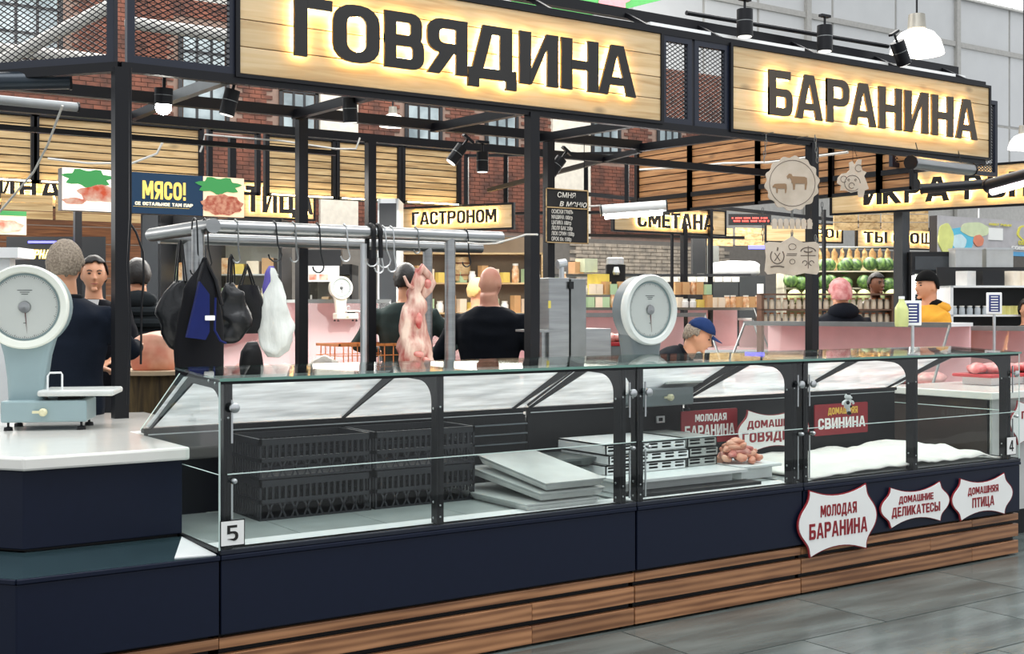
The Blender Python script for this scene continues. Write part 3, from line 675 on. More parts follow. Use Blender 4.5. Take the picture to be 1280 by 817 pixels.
def pendant(label, px, py, d, r):
    t = thing('pendant_lamp', label, 'lamp', W(px, py, d))
    bm = BM(); lathe(bm, [(r*.3, r*1.5), (r*.34, r*.98), (r*.3, r*.95)], 20, cap=True); obj('cap', bm, mat('lamp_cap', '9a968c', .4, .5), t, smooth=True)
    bm = BM(); lathe(bm, [(r*.3, r*.95), (r*.62, r*.8), (r*.86, r*.5), (r*.97, r*.15), (r, 0)], 24, cap=False); obj('shade', bm, emis('lamp_shade_glow', (1, .95, .85), 1.3), t, smooth=True)
    bm = BM(); ell(bm, (0, 0, r*.2), (r*.75, r*.75, r*.35)); obj('bulb', bm, emis('lamp_bulb', (1, .96, .88), 6), t, smooth=True)
    bm = BM(); tube(bm, [(0, 0, r*1.5), (0, 0, r*1.5+3)], .012, 6); obj('cord', bm, BLACK, t)
pendant('big white bell pendant lamp glowing at the top right', 1146, 68, 14, .30)
pendant('small glowing bell pendant lamp below the beef sign', 491, 158, 18, .19)
pendant('bell pendant lamp cut by the right photo edge', 1280, 186, 16, .2)
def tube_lamp(label, a, b, r, m, lit=None, name='strip_lamp', wires=0):
    t = thing(name, label, 'lamp'); p, q_ = W(*a), W(*b); d = (q_-p).normalized()
    bm = BM(); tube(bm, [p, q_], r, 10); obj('housing', bm, m, t, smooth=True)
    bm = BM(); tube(bm, [p-d*.012, p], r*1.12, 10); obj('end_cap', bm, BLACK, t); bm = BM(); tube(bm, [q_, q_+d*.012], r*1.12, 10); obj('end_cap', bm, BLACK, t)
    if wires:
        for u in (.15, .85): bm = BM(); c_ = p.lerp(q_, u); tube(bm, [c_, c_+Vector((0, .05, wires+r))], .004, 5); obj('wire', bm, BLACK, t)
    if lit: 
        bm = BM(); tube(bm, [p+d*.03-Vector((0, 0, r)), q_-d*.03-Vector((0, 0, r))], r*.6, 8); obj('light_tube', bm, lit, t, smooth=True)
tube_lamp('thick dark strip lamp hanging at the left edge below the mesh', (-30, 102, 6.6), (86, 100, 6.8), .05, mat('dark_lamp_metal', '27313a', .3, .3))
tube_lamp('long steel strip lamp under the dark one, left edge', (-30, 122, 7.6), (96, 134, 8), .03, mat('lamp_grey', '9da1a2', .4))
tube_lamp('glowing white tube lamp in front of the sour-cream sign', (752, 263, 11), (832, 257, 11), .05, WHITEP, emis('tube_glow', (1, 1, 1), 14))
tube_lamp('short steel strip lamp hanging under the mutton sign', (1139, 203, 9.75), (1214, 212, 10.55), .052, STEEL, wires=.12)
tube_lamp('long black strip lamp in front of the caviar sign', (1153, 236, 8.8), (1232, 230, 8.6), .035, BLACK)
tube_lamp('black strip lamp with a pink-lit tube at the right edge', (1236, 232, 8.5), (1300, 214, 8.1), .045, BLACK, emis('tube_pink', (1, .82, .86), 9))
# cables
def cable(label, pts, r, m, name='cable'):
    bm = BM(); tube(bm, [W(*p) for p in pts], r, 6); tag(obj(name, bm, m, smooth=True), label, 'cable')
WC = mat('white_cable', 'd8d6cf', .5)
cable('white cable tied from the hanging rail to the tall post', [(585, 303, 7.5), (600, 305, 7.4), (620, 304, 7.3), (645, 297, 7.3), (657, 293, 7.3), (672, 293, 7.2)], .006, WC)
cable('thin black cable beside the corner post', [(163, 85, 6.3), (163, 270, 6.3), (160, 330, 6.3), (163, 400, 6.3), (160, 505, 6.3)], .007, BLACK)
cable('thin black cable bowing from the corner post', [(162, 278, 6.5), (170, 290, 6.5), (179, 315, 6.5), (180, 345, 6.5), (177, 380, 6.5), (176, 455, 6.5)], .006, BLACK)
cable('thin pale rod slanting down from the left steel lamp', [(78, 132, 7.7), (60, 180, 7.9), (42, 215, 8.1), (-5, 270, 8.4)], .008, WC)
cable('white cable sagging under the rear beam, left', [(250, 190, 9), (254, 180, 9), (256, 168, 9), (300, 172, 9), (352, 176, 9), (420, 186, 9), (445, 186, 9.2), (450, 172, 9.2)], .007, WC)
cable('white cable drooping on the wooden bay at left', [(60, 198, 12), (110, 204, 12), (165, 204, 12), (196, 192, 12), (203, 178, 12)], .012, WC)
cable('white wire loop hanging across the chalkboard', [(693, 256, 9.7), (703, 262, 9.7), (716, 264, 9.7), (730, 258, 9.7), (750, 257, 10)], .008, WC)
cable('pale cable with brackets along the right wooden wall', [(800, 212, 13.5), (835, 210, 13), (870, 208, 12.5), (905, 204, 12), (960, 203, 11.5), (1000, 198, 11.2), (1060, 190, 10.8)], .012, WC)
# light boxes
BLUE = mat('print_blue', '0c2f4c', .4, c2='2a6f98', scale=2)
LBW_ = emis('lightbox_face_white', hx('f2e6d8'), .9); GRN = emis('print_green', hx('3a8a4a'), .35); MEATP = mat('print_meat', 'd8552f', .5, c2='f1d8c0', scale=9)
def lightbox(label, a, b, yt, yb, Y, parts):
    x0, x1 = XY(a, Y), XY(b, Y); z0, z1 = ZY(a, yb, Y), ZY(a, yt, Y)
    t = thing('light_box', label, 'light box', (x0, Y, z0)); bxo('case', mat('box_brown', '2c2624', .5), t, 0, x1-x0, .005, .12, 0, z1-z0)
    parts(t, x1-x0, z1-z0); return t
def lb1(t, L, H):
    bxo('print', LBW_, t, 0, L*.33, 0, .005, 0, H); bxo('print', emis('print_navy', hx('0d2f4a'), .35), t, L*.33, L*.76, 0, .005, 0, H); bxo('print', emis('print_tan', hx('e8c9a6'), .6), t, L*.76, L, 0, .005, 0, H)
    for cx in (.13, .85):
        bm = BM(); prism(bm, poly_ell(L*cx, H*.78, L*.12, H*.2, 30, .18, 7), y0=-.004, y1=0); obj('leaf_print', bm, GRN, t)
    bm = BM(); prism(bm, poly_ell(L*.2, H*.42, L*.12, H*.2, 24, .12, 5), y0=-.006, y1=0); obj('meat_print', bm, MEATP, t)
    bm = BM(); prism(bm, poly_ell(L*.06, H*.22, L*.06, H*.08, 20, .1, 5), y0=-.006, y1=0); obj('meat_print', bm, MEATP, t)
    bm = BM(); prism(bm, poly_ell(L*.87, H*.3, L*.12, H*.26, 30, .08, 9), y0=-.006, y1=0); obj('meat_print', bm, mat('print_mince', 'e0a284', .5, c2='b8523c', scale=30), t)
    lettering(t, emis('print_gold', hx('f0c860'), .8), 'МЯСО!', L*.42, L*.66, H*.36, H*.8, -.006, 0)
    bxo('print', emis('print_gold', hx('f0c860'), .8), t, L*.37, L*.68, -.003, 0, H*.16, H*.165)
    lettering(t, emis('print_cream', hx('f5e6c0'), .8), 'СЕ ОСТАЛЬНОЕ ТАМ ПАР', L*.38, L*.7, H*.2, H*.28, -.005, 0)
lightbox('wide light box advertising meat with gold letters on blue', 78, 305, 209, 262, 4.6, lb1)
def lb2(t, L, H):
    bxo('print', emis('print_tan', hx('e8c9a6'), .6), t, 0, L, 0, .005, 0, H)
    bm = BM(); prism(bm, poly_ell(L*.5, H*.35, L*.42, H*.25, 24, .1, 7), y0=-.006, y1=0); obj('meat_print', bm, MEATP, t)
    bxo('print', GRN, t, 0, L, -.003, 0, H*.8, H)
lightbox('small light box with a food picture at the left edge', -20, 33, 262, 292, 6.0, lb2)

# inner and far posts of the next rows
fr2 = thing('canopy_frame', 'black canopy posts and beams of the stalls across the aisle', 'frame')
for px, d, zt, w_ in ((97, 10.9, 2.75, .06), (855, 16.2, 2.75, .07), (1127, 13.6, 2.7, .12), (888, 16.4, 3.3, .05), (840, 16.1, 3.0, .03), (290, 13.4, 3.4, .07), (1030, 17, 2.9, .04), (240, 16, 2.6, .04)):
    p_ = W(px, 0, d); bxo('post', BLACK if px != 1127 else GREYD, fr2, p_.x-w_/2, p_.x+w_/2, p_.y-w_/2, p_.y+w_/2, 0, zt)
beam('beam', BLACK, fr2, W(690, 293, 16.5), W(930, 297, 17.5), .04, .04); beam('beam', BLACK, fr2, W(690, 238, 16.5), W(1290, 300, 20), .04, .05)
pw = thing('cladding_band', 'band of pale wooden cladding between caviar sign and fish banner', 'wooden panel')
for i, (a, b) in enumerate(((1042, 1072), (1074, 1100), (1102, 1125), (1132, 1160))):
    p_, q_ = W(a, 283, 16.5), W(b, 283, 16.5); 
    for k in range(3): beam('plank', PINE_DIM, pw, p_+Vector((0, 0, .11*k)), q_+Vector((0, 0, .11*k)), .03, .1)
pw = thing('cladding_band', 'band of pale wooden cladding behind the dark cabinets and ticker', 'wooden panel')
for i, (a, b) in enumerate(((884, 916), (919, 955))):
    p_, q_ = W(a, 303, 18.5), W(b, 304, 18.5)
    for k in range(3): beam('plank', PINE_DIM, pw, p_+Vector((0, 0, .09*k)), q_+Vector((0, 0, .09*k)), .03, .085)
# ================================================================== STALL PROPS
bxw = thing('worktop_table', 'white rear worktop running behind the glass cases', 'worktop', (.46, 1.0, 0))
bxo('worktop', WHITE, bxw, 0, 4.7, .0, .72, .92, .95, bev=.006)
for x in (.05, 1.5, 3.0, 4.6):
    for y in (.12, .62): bxo('leg', STEELD, bxw, x, x+.04, y, y+.04, 0, .92)
bxo('shelf', STEELD, bxw, .05, 4.6, .1, .66, .3, .32)
# ---- dial scales
DGL = glass('dial_glass', (.97, .98, .98), .0)
TICK = mat('dial_print', '3c4144', .5)
def dial_scale(label, loc, rz, body, ring_c, k=1, dd=-.1):
    t = thing('dial_scale', label, 'scale', loc, rz); mb = mat('scale_body_'+body, body, .35, var=.05); mr = mat('scale_ring_'+ring_c, ring_c, .35, var=.03)
    f = mat('dial_face', 'd9dcd6', .45, var=.02)
    def B(nm, m, *a, **kw):
        o = bxo(nm, m, t, *[v*k for v in a], **kw); return o
    for x in (-.17, .17):
        for y in (-.11, .11):
            bm = BM(); lathe(bm, [(.006*k, .045*k), (.006*k, .02*k), (.02*k, .016*k), (.022*k, 0)], 12, Matrix.Translation((x*k, y*k, 0))); obj('foot', bm, BLACKP, t)
    B('base', mb, -.2, .2, -.14, .14, .04, .145, bev=.008)
    bm = BM(); M = Matrix.Translation((.0, -.14*k, .09*k)) @ Matrix.Rotation(math.pi/2, 4, 'X'); lathe(bm, [(.018*k, 0), (.02*k, .02*k), (.012*k, .03*k)], 14, M); box(bm, -.05*k, 0, -.16*k, -.15*k, .085*k, .097*k); obj('knob', bm, mat('cream_knob', 'd8d3ae', .4), t)
    B('pan_support', BLACKP, .05, .16, -.06, .06, .145, .165)
    B('platform', mat('pan_enamel', 'c8ccc8', .3), -.03, .33, -.15, .15, .165, .195, bev=.01)
    bm = BM(); tube(bm, [(-.0*k, -.05*k, .19*k), (-.0*k, -.05*k, .26*k), (.01*k, -.045*k, .275*k), (.06*k, -.03*k, .275*k), (.065*k, -.03*k, .265*k), (.065*k, -.03*k, .19*k)], .005*k, 8); obj('handle', bm, WHITEP, t, smooth=True)
    # column: tapering lofted body
    zc = .60*k; X0 = -.1*k
    bm = BM(); R_ = []
    for z, wv, dv in ((.14, .085, .07), (.25, .09, .072), (.36, .105, .072), (.43, .125, .068), (.50, .15, .05), (.56, .16, .04)):
        R_.append([Vector((X0+x*k, y*k, z*k)) for x, y in rrect(-wv, -dv, wv, dv, .03, n=3)])
    rings(bm, R_); obj('column', bm, mb, t, smooth=50)
    M = Matrix.Translation((X0, .0, zc)) @ Matrix.Rotation(math.pi/2, 4, 'X')
    bm = BM(); lathe(bm, [(.12*k, dd*1.1*k), (.185*k, dd*k), (.197*k, dd*.8*k), (.2*k, .06*k)], 40, M); obj('drum', bm, mb, t, smooth=True)
    bm = BM(); lathe(bm, [(.198*k, .05*k), (.206*k, .06*k), (.206*k, .095*k), (.198*k, .105*k), (.172*k, .1*k), (.165*k, .085*k)], 48, M, cap=False); obj('ring', bm, mr, t, smooth=True)
    bm = BM(); cyl(bm, M @ Vector((0, 0, .06*k)), M @ Vector((0, 0, .082*k)), .175*k, 40); fo = obj('dial', bm, f, t)
    bm = BM(); lathe(bm, [(.155*k, .083*k), (.168*k, .0835*k)], 48, M, cap=False); obj('dial_rim', bm, mat('dial_rim_grey', '8fa3a3', .4), fo)
    bm = BM()
    for i in range(100):
        a = 2*math.pi*i/100; r0 = .143*k if i % 5 == 0 else .148*k; r1 = .153*k; wd_ = .0012*k
        ca, sa = math.cos(a), math.sin(a)
        bm.faces.new([bm.verts.new(M @ Vector((r*ca-o_*sa, r*sa+o_*ca, .0832*k))) for r, o_ in ((r0, -wd_), (r1, -wd_), (r1, wd_), (r0, wd_))])
    for r_, wv in ((.1, .07), (.088, .045), (.076, .03), (-.1, .012)): box(bm, X0-wv*k/2, X0+wv*k/2, -.0835*k, -.083*k, zc+r_*k*.8, zc+r_*k*.8+.003*k)
    obj('dial_marks', bm, TICK, fo, kind='stuff')
    bm = BM(); lathe(bm, [(.03*k, .084*k), (.027*k, .094*k), (.001, .097*k)], 20, M, cap=False); obj('hub', bm, STEEL, t, smooth=True)
    bm = BM(); prism(bm, [(X0-.003*k, zc), (X0+.003*k, zc), (X0+.012*k, zc-.13*k)], y0=-.087*k, y1=-.085*k); obj('needle', bm, mat('needle_red', '6b2a22', .4), t)
    bm = BM(); M2 = M; lathe(bm, [(.168*k, .0895*k), (.001, .0895*k)], 40, M, cap=False); obj('dial_glass', bm, DGL, t)
    return t
p = W(62, 0, 5.97); dial_scale('large blue-grey dial scale with a white ring on the left white worktop', (p.x, p.y, .974), math.radians(-25), '8ba0a3', 'dfe3d8', .97)
p = W(816, 0, 7.2); s2 = dial_scale('grey dial scale standing behind the glass cases, right of the tall post', (p.x, p.y, .953), math.radians(2), '6d7678', 'd2d6d0', .98, -.03)
p = W(432, 0, 12.3); s3 = dial_scale('small cream dial scale far back above the orange crate', (p.x, p.y, 1.42), math.radians(-10), 'ddd8c8', 'e9e4d4', .55)
# ---- hanging rail of steel pipe
rl = thing('hanging_rail', 'steel pipe rail on legs carrying hooks, bags and the carcass', 'rail', (0, 0, 0))
zr_ = 1.995
bm = BM(); tube(bm, [(.68, 1.87, zr_), (2.58, 1.87, zr_)], .038, 20); obj('front_pipe', bm, STEEL, rl, smooth=True)
bm = BM(); tube(bm, [(.68, 2.75, zr_-.02), (3.0, 2.75, zr_-.02)], .036, 20); obj('rear_pipe', bm, STEEL, rl, smooth=True)
bm = BM(); tube(bm, [(.66, 1.80, zr_), (.66, 2.82, zr_)], .041, 20); obj('cross_pipe', bm, STEEL, rl, smooth=True)
for x, y in ((.60, 1.87), (.86, 2.75), (2.2, 1.87), (2.56, 2.75)):
    bm = BM(); tube(bm, [(x, y, 0), (x, y, zr_-.02)], .034, 16); obj('leg', bm, STEEL, rl, smooth=True)
bm = BM(); tube(bm, [(1.62, 1.9, .9), (1.62, 1.9, 1.93)], .02, 8); pr_ = obj('perforated_upright', bm, ALU, rl)
# hooks
def s_hook(label, px, Y, z, h=.2, r=.004, m=None, w_=.035, double=False):
    x = XY(px, Y); t = [(-.0, .042, -.02), (0, .03, .03), (0, 0, .045), (0, -.03, .03), (0, -.042, -.02)]
    pts = [(x-.0, Y+a[1], z+a[2]+.0) for a in t]
    pts += [(x+w_*.3, Y-.03, z-h*.5)]
    for i in range(6):
        a = math.radians(180*i/5); pts.append((x+w_*math.cos(a)*1.0-.0, Y-.02, z-h*.8-w_*math.sin(a)))
    bm = BM(); tube(bm, pts, r, 6); tag(obj('meat_hook', bm, m or STEELD, smooth=True), label, 'hook')
DK = mat('dark_hook', '2b2d2e', .35, .7)
for px, m, h, wv, lb in ((256, DK, .25, .03, 'dark hook holding the blue apron on the rail'), (243, DK, .3, .03, 'dark hook over the left end of the rail'), (342, DK, .18, .04, 'dark hook above the white plastic bag'),
        (294, STEELD, .22, .02, 'thin steel hook above the black handbag'), (396, DK, .26, .035, 'long dark S hook left of the strapped hooks'), (366, STEELD, .2, .025, 'steel hook right of the white plastic bag'),
        (430, ALU, .18, .03, 'bright steel hook just left of the black strap'), (463, ALU, .2, .04, 'bright steel hooks bundled at the black strap'), (472, ALU, .26, .03, 'bright steel hook right of the black strap'),
        (478, ALU, .2, .045, 'big bright round hook right of the perforated upright'), (488, ALU, .25, .03, 'narrow bright hook right of the round hook'), (519, STEELD, .12, .02, 'steel hook holding the carcass'), (581, DK, .2, .03, 'dark hook at the right end of the rail')):
    s_hook(lb, px, 1.87, zr_, h, .0045, m, wv)
bm = BM(); x = XY(463, 1.87)
for xx in (x, x+.045):
    Rr = [(xx, 1.87+.046*math.cos(a), zr_+.046*math.sin(a)) for a in [math.pi*i/6 for i in range(-1, 8)]]; Rr = [(xx, 1.87+.045, zr_-.15)]+Rr+[(xx, 1.87-.045, zr_-.15)]
    tube(bm, Rr, .014, 6)
tag(obj('strap', bm, BLACKP, smooth=True), 'black strap hooks looped over the rail in the middle', 'strap')
# hanging things
def lump(bm, path, radii, n=14, sx=1, sy=1, wob=.0, sc=9, seed=1, ax=None):
    R_ = []
    for p_, r in zip(path, radii):
        rx, ry = r if isinstance(r, tuple) else (r*sx, r*sy)
        R_.append([Vector((p_[0]+rx*math.cos(2*math.pi*j/n), p_[1]+ry*math.sin(2*math.pi*j/n), p_[2])) for j in range(n)])
    # subdivide along
    R2 = []
    for a, b in zip(R_, R_[1:]):
        for u in (0, .34, .67): R2.append([p0.lerp(p1, u) for p0, p1 in zip(a, b)])
    R2.append(R_[-1]); rings(bm, R2)
    if wob: wobble(bm, wob, sc, seed)
FATM = mat('meat_fat', 'ecd0bc', .4, c2='a5483e', scale=16, bump=.5, bscale=24, stretch=(1, 1, .35))
REDM = mat('raw_meat', 'b5403c', .3, c2='e0a596', scale=11, bump=.4, bscale=20)
PORK = mat('pale_meat', 'eab79a', .4, c2='cf7d62', scale=5, bump=.3, bscale=12)
NYL = mat('black_nylon', '0b0c0f', .45, spec=.35, bump=.5, bscale=14); GBAG = mat('grey_black_bag', '15171a', .32, spec=.5, bump=.6, bscale=10)
def hung(label, name, cat, px, Y, rows, m, wob=.02, sc=8, seed=1, extra=None, sy=.55):
    # rows: (y pixel, centre px offset, half width px)
    x0 = XY(px, Y); t = thing(name, label, cat, (x0, Y, ZY(px, rows[0][0], Y))); z0 = t.location.z; path = []; rad = []
    for yp, off, hw in rows:
        xx = XY(px+off, Y); rr = (XY(px+off+hw, Y)-XY(px+off-hw, Y))/2
        path.append((xx-x0, 0, ZY(px+off, yp, Y)-z0)); rad.append((rr, min(rr*sy, .14)))
    bm = BM(); lump(bm, path, rad, 18, wob=wob, sc=sc, seed=seed); b = obj('body', bm, m, t, smooth=70)
    if extra: extra(t, x0, Y, z0)
    return t
def ap_extra(t, x0, Y, z0):
    bm = BM()
    for a, b in ((250, 240), (262, 272)): tube(bm, [(0, -.0, .0), (XY((a+b)/2, Y)-x0, -.03, -.12), (XY(b, Y)-x0, -.06, -.25)], .01, 6)
    obj('strap', bm, BLACKP, t)
    bm = BM(); prism(bm, rrect(XY(246, Y)-x0, ZY(246, 400, Y)-z0, XY(258, Y)-x0, ZY(258, 394, Y)-z0, .004), y0=-.125, y1=-.1); obj('label', bm, PAPER, t)
    BLU = mat('apron_blue', '141f58', .7, spec=.2)
    bm = BM(); prism(bm, [(XY(a, Y)-x0, ZY(a, b, Y)-z0) for a, b in ((224, 421), (247, 424), (252, 414), (252, 368), (240, 352), (234, 380))], y0=-.118, y1=-.09); obj('panel', bm, BLU, t)
    bm = BM(); tube(bm, [(XY(a, Y)-x0, -.12, ZY(a, b, Y)-z0) for a, b in ((259, 372), (258, 412), (265, 425), (272, 428))], .006, 6); obj('piping', bm, BLU, t, smooth=True)
hung('black and royal blue work apron hanging at the left end of the rail', 'apron', 'apron', 256, 1.74, [(322, 0, 3), (338, -1, 11), (362, -4, 22), (390, -5, 28), (425, -7, 31), (462, -7, 30), (480, -7, 29)], mat('apron_black', '090a0f', .8, spec=.2), .018, 7, 3, ap_extra, .5)
def bag_loop(a, b, top):
    def f(t, x0, Y, z0):
        for dx in (-.02, .02):
            bm = BM(); tube(bm, [(XY(a, Y)-x0, dx, -.01), (XY((a+b)/2-2, Y)-x0, dx*.6, ZY(a, top+6, Y)-z0), (XY((a+b)/2, Y)-x0, dx*.3, ZY(a, top, Y)-z0), (XY((a+b)/2+2, Y)-x0, dx*.6, ZY(a, top+6, Y)-z0), (XY(b, Y)-x0, dx, -.01)], .005, 6); obj('handle', bm, NYL, t, smooth=True)
    return f
hung('black backpack with gold patches hanging left of the blue apron', 'backpack', 'bag', 222, 2.3, [(352, 5, 8), (366, 0, 16), (390, -4, 22), (415, -2, 22), (433, 2, 14), (440, 4, 5)], GBAG, .03, 9, 5, bag_loop(219, 232, 300))
hung('crumpled grey-black bag hanging right of the blue apron', 'plastic_bag', 'bag', 291, 2.05, [(352, -4, 6), (366, -2, 14), (385, 1, 19), (405, 2, 19), (420, -2, 15), (430, -6, 7)], GBAG, .035, 10, 8, bag_loop(286, 292, 318))
hung('black rectangular shopping bag hanging beside the white bag', 'shopping_bag', 'bag', 312, 2.2, [(357, -2, 13), (372, 0, 16), (400, 2, 18), (415, 3, 19), (417, 3, 18)], NYL, .012, 8, 9, bag_loop(300, 318, 330))
hung('white plastic carrier bag hanging from a dark hook', 'carrier_bag', 'bag', 345, 1.87, [(334, -2, 3), (352, -1, 8), (380, 0, 14), (405, 2, 20), (425, 3, 21), (440, 0, 15), (448, -3, 6)], mat('white_film', 'dcdfd8', .35, bump=1, bscale=9, var=.12, stretch=(3, 3, .7)), .03, 14, 11, None)
hung('small black bag with tan strap hanging low beside the white bag', 'black_bag', 'bag', 316, 2.45, [(428, 0, 6), (440, -2, 12), (456, -2, 14), (480, -2, 12)], NYL, .02, 8, 12)
hung('violet bag end hanging just above the white plastic bag', 'violet_bag', 'bag', 336, 2.1, [(332, 3, 3), (342, 0, 6), (358, -2, 6), (368, -3, 3)], mat('violet_film', '6a5fb8', .4), .01, 10, 13)
def car_extra(t, x0, Y, z0):
    def pt(a, b, dy=0): return (XY(a, Y)-x0, dy, ZY(a, b, Y)-z0)
    bm = BM(); tube(bm, [pt(520, 345, -.02), pt(524, 334, -.03), pt(533, 345, -.03), pt(536, 352, -.02), pt(530, 362, -.03), pt(526, 372, -.03)], [.02, .026, .03, .034, .03, .012], 10); wobble(bm, .012, 14, 3); obj('shank', bm, FATM, t, smooth=70)
    bm = BM(); tube(bm, [pt(503, 345, -.02), pt(508, 356, -.02), pt(514, 360, -.02)], [.008, .012, .014], 8); obj('shank', bm, FATM, t, smooth=70)
    for i, (a, b, r1, r2) in enumerate(((515, 400, .022, .05), (526, 355, .018, .03), (514, 442, .035, .02), (524, 450, .03, .02), (511, 456, .03, .02))):
        bm = BM(); ell(bm, pt(a, b, -.085), (r1, .02, r2)); wobble(bm, .01, 20, i); obj('cut_flesh', bm, REDM, t, smooth=70)
hung('skinned lamb carcass hanging from a hook on the rail', 'carcass', 'meat', 518, 1.87, [(336, 5, 4), (348, 5, 9), (366, 3, 9), (378, 0, 10), (400, -2, 15), (420, -1, 18), (440, 0, 20), (455, 2, 20), (466, 3, 18), (474, 3, 9)], FATM, .03, 12, 4, car_extra, .75)
# ---- chopping stump with meat
t = thing('chopping_stump', 'old tree-trunk chopping block left of the hanging bags', 'chopping block', W(196, 0, 7.9)); t.location.z = 0
bm = BM(); lathe(bm, [(.26, 0), (.25, .4), (.26, .8), (.27, 1.12), (.26, 1.14)], 28); wobble(bm, .015, 6, 2); obj('trunk', bm, wood('bark_wood', '6d5a34', '4d3d22', '2f2616', (8, 8, .8), .8, False), t, smooth=60)
bm = BM(); cyl(bm, (0, 0, 1.135), (0, 0, 1.16), .29, 28); obj('cutting_top', bm, mat('board_tan', 'cdb594', .6), t)
p = W(193, 0, 7.85)
bm = BM(); lump(bm, [(0, 0, 1.155), (0, 0, 1.2), (-.01, 0, 1.28), (0, 0, 1.36), (.0, 0, 1.4)], [(.14, .1), (.17, .12), (.16, .12), (.12, .1), (.04, .03)], 18, wob=.03, sc=9, seed=4)
mt = obj('meat_joint', bm, PORK, None, smooth=70, loc=(p.x, p.y, .004)); tag(mt, 'big pale meat joint lying on the chopping stump', 'meat')
# ---- bandsaw like steel machine
o_ = W(690, 0, 8.4)
t = thing('bone_saw', 'tall steel bone saw cabinet right of the tall post', 'machine', (o_.x, o_.y, 0), math.radians(-8))
def mx(px, d=8.4): return (px-690)*8.4/FPX/.86
bxo('cabinet', STEEL, t, mx(682), mx(707), -.05, .22, .95, 1.755, bev=.004); bxo('door', STEELD, t, mx(708), mx(727), -.06, .2, .9, 1.75, bev=.004)
bxo('side_box', STEEL, t, mx(727), mx(762), -.02, .25, .92, 1.41, bev=.004); bxo('table', STEEL, t, mx(662), mx(690), -.16, .2, 1.39, 1.405)
bxo('pedestal', STEELD, t, mx(684), mx(760), .0, .22, 0, .93); bxo('base', STEEL, t, mx(676), mx(690), -.02, .2, 1.0, 1.39)
bm = BM(); cyl(bm, (mx(706), .05, 1.75), (mx(706), .05, 1.85), .018); cyl(bm, (mx(701), .05, 1.85), (mx(711), .05, 1.86), .03); obj('tension_rod', bm, ALU, t)
for z in (1.68, 1.1):
    bxo('hinge', DK, t, mx(707)-.01, mx(707)+.02, -.075, -.06, z, z+.05)
bxo('yellow_tag', mat('yellow_label', 'd8c75a', .5), t, mx(681), mx(684), -.055, -.05, 1.55, 1.6)
# ---- orange shopping crates and crumpled film
def crate(label, name, loc, rz, L, D, H, m, bar=.012, n=7, nz=4, cat='crate', grp=None):
    t = thing(name, label, cat, loc, rz, grp)
    for z in (0, H-.02): 
        bm = BM()
        for a in ((0, L, 0, bar), (0, L, D-bar, D), (0, bar, 0, D), (L-bar, L, 0, D)): box(bm, a[0], a[1], a[2], a[3], z, z+.02)
        obj('rim', bm, m, t)
    bm = BM()
    for i in range(1, n):
        for y in (0, D-bar): box(bm, L*i/n-.003, L*i/n+.003, y, y+bar*.6, 0, H)
    for i in range(1, nz+1):
        for x in (0, L-bar): box(bm, x, x+bar*.6, D*i/(nz+1)-.003, D*i/(nz+1)+.003, 0, H)
    for i in range(1, nz):
        z = H*i/nz
        for a in ((0, L, 0, bar*.6), (0, L, D-bar*.6, D), (0, bar*.6, 0, D), (L-bar*.6, L, 0, D)): box(bm, a[0], a[1], a[2], a[3], z-.003, z+.003)
    obj('grille', bm, m, t, kind='stuff'); bxo('bottom', m, t, 0, L, 0, D, 0, .006); return t
ORG = mat('orange_plastic', 'e08a4a', .4)
p = W(424, 0, 9.3); crate('orange wire shopping basket behind the rail, under the cream scale', 'shopping_basket', (p.x, p.y, .92), 0, .62, .4, .36, ORG, .012, 8, 4, 'basket')
bxo('stand', STEELD, None, p.x, p.x+.65, p.y, p.y+.42, .0, .915); tag(bpy.data.objects['stand'], 'grey stand box below the orange shopping basket', 'stand')
p = W(400, 0, 8.9); bm = BM(); lump(bm, [(0, 0, 0), (0, 0, .05), (.02, 0, .14), (0, 0, .2)], [(.14, .1), (.17, .12), (.13, .1), (.05, .04)], 18, wob=.05, sc=10, seed=9)
bxo('stand', STEELD, None, p.x-.2, p.x+.2, p.y-.15, p.y+.2, .0, 1.0); tag(bpy.data.objects['stand.001'], 'low grey stand under the crumpled clear film', 'stand')
tag(obj('crumpled_film', bm, mat('clear_film', 'b9b1a4', .3, c2='8c8578', bump=.5), None, smooth=60, loc=(p.x, p.y, 1.0)), 'crumpled greyish plastic film left of the orange basket', 'plastic film')
# ================================================================== INSIDE THE CASES
CRM = mat('crate_black', '1b1c22', .4)
def pcrate(label, loc, L, D, H, rz=0):
    t = thing('plastic_crate', label, 'crate', loc, rz, 'black crates in the left glass case')
    bxo('bottom', CRM, t, 0, L, 0, D, 0, .01)
    for y in (0, D-.012): bxo('top_rim', CRM, t, 0, L, y, y+.012, H-.03, H); bxo('middle_rim', CRM, t, 0, L, y, y+.012, H*.42, H*.52)
    for x in (0, L-.012): bxo('end_rim', CRM, t, x, x+.012, 0, D, H-.03, H); bxo('end_rim', CRM, t, x, x+.012, 0, D, H*.42, H*.52)
    bm = BM(); n = int(L/.03)
    for i in range(n+1):
        x = (L-.012)*i/n
        for y in (0.002, D-.01): 
            box(bm, x, x+.012, y, y+.008, H*.5, H-.02)
        for y in (.002, D-.01):
            a = x; b = x+L/n*(1 if i % 2 else -1)
            if 0 <= b <= L:
                v = [bm.verts.new(q_) for q_ in ((a, y, .01), (a+.01, y, .01), (b+.01, y, H*.44), (b, y, H*.44))]; bm.faces.new(v)
    for i in range(int(D/.03)+1):
        y = (D-.012)*i/int(D/.03)
        for x in (.002, L-.01): box(bm, x, x+.008, y, y+.012, .01, H-.02)
    obj('side_bars', bm, CRM, t, kind='stuff'); return t
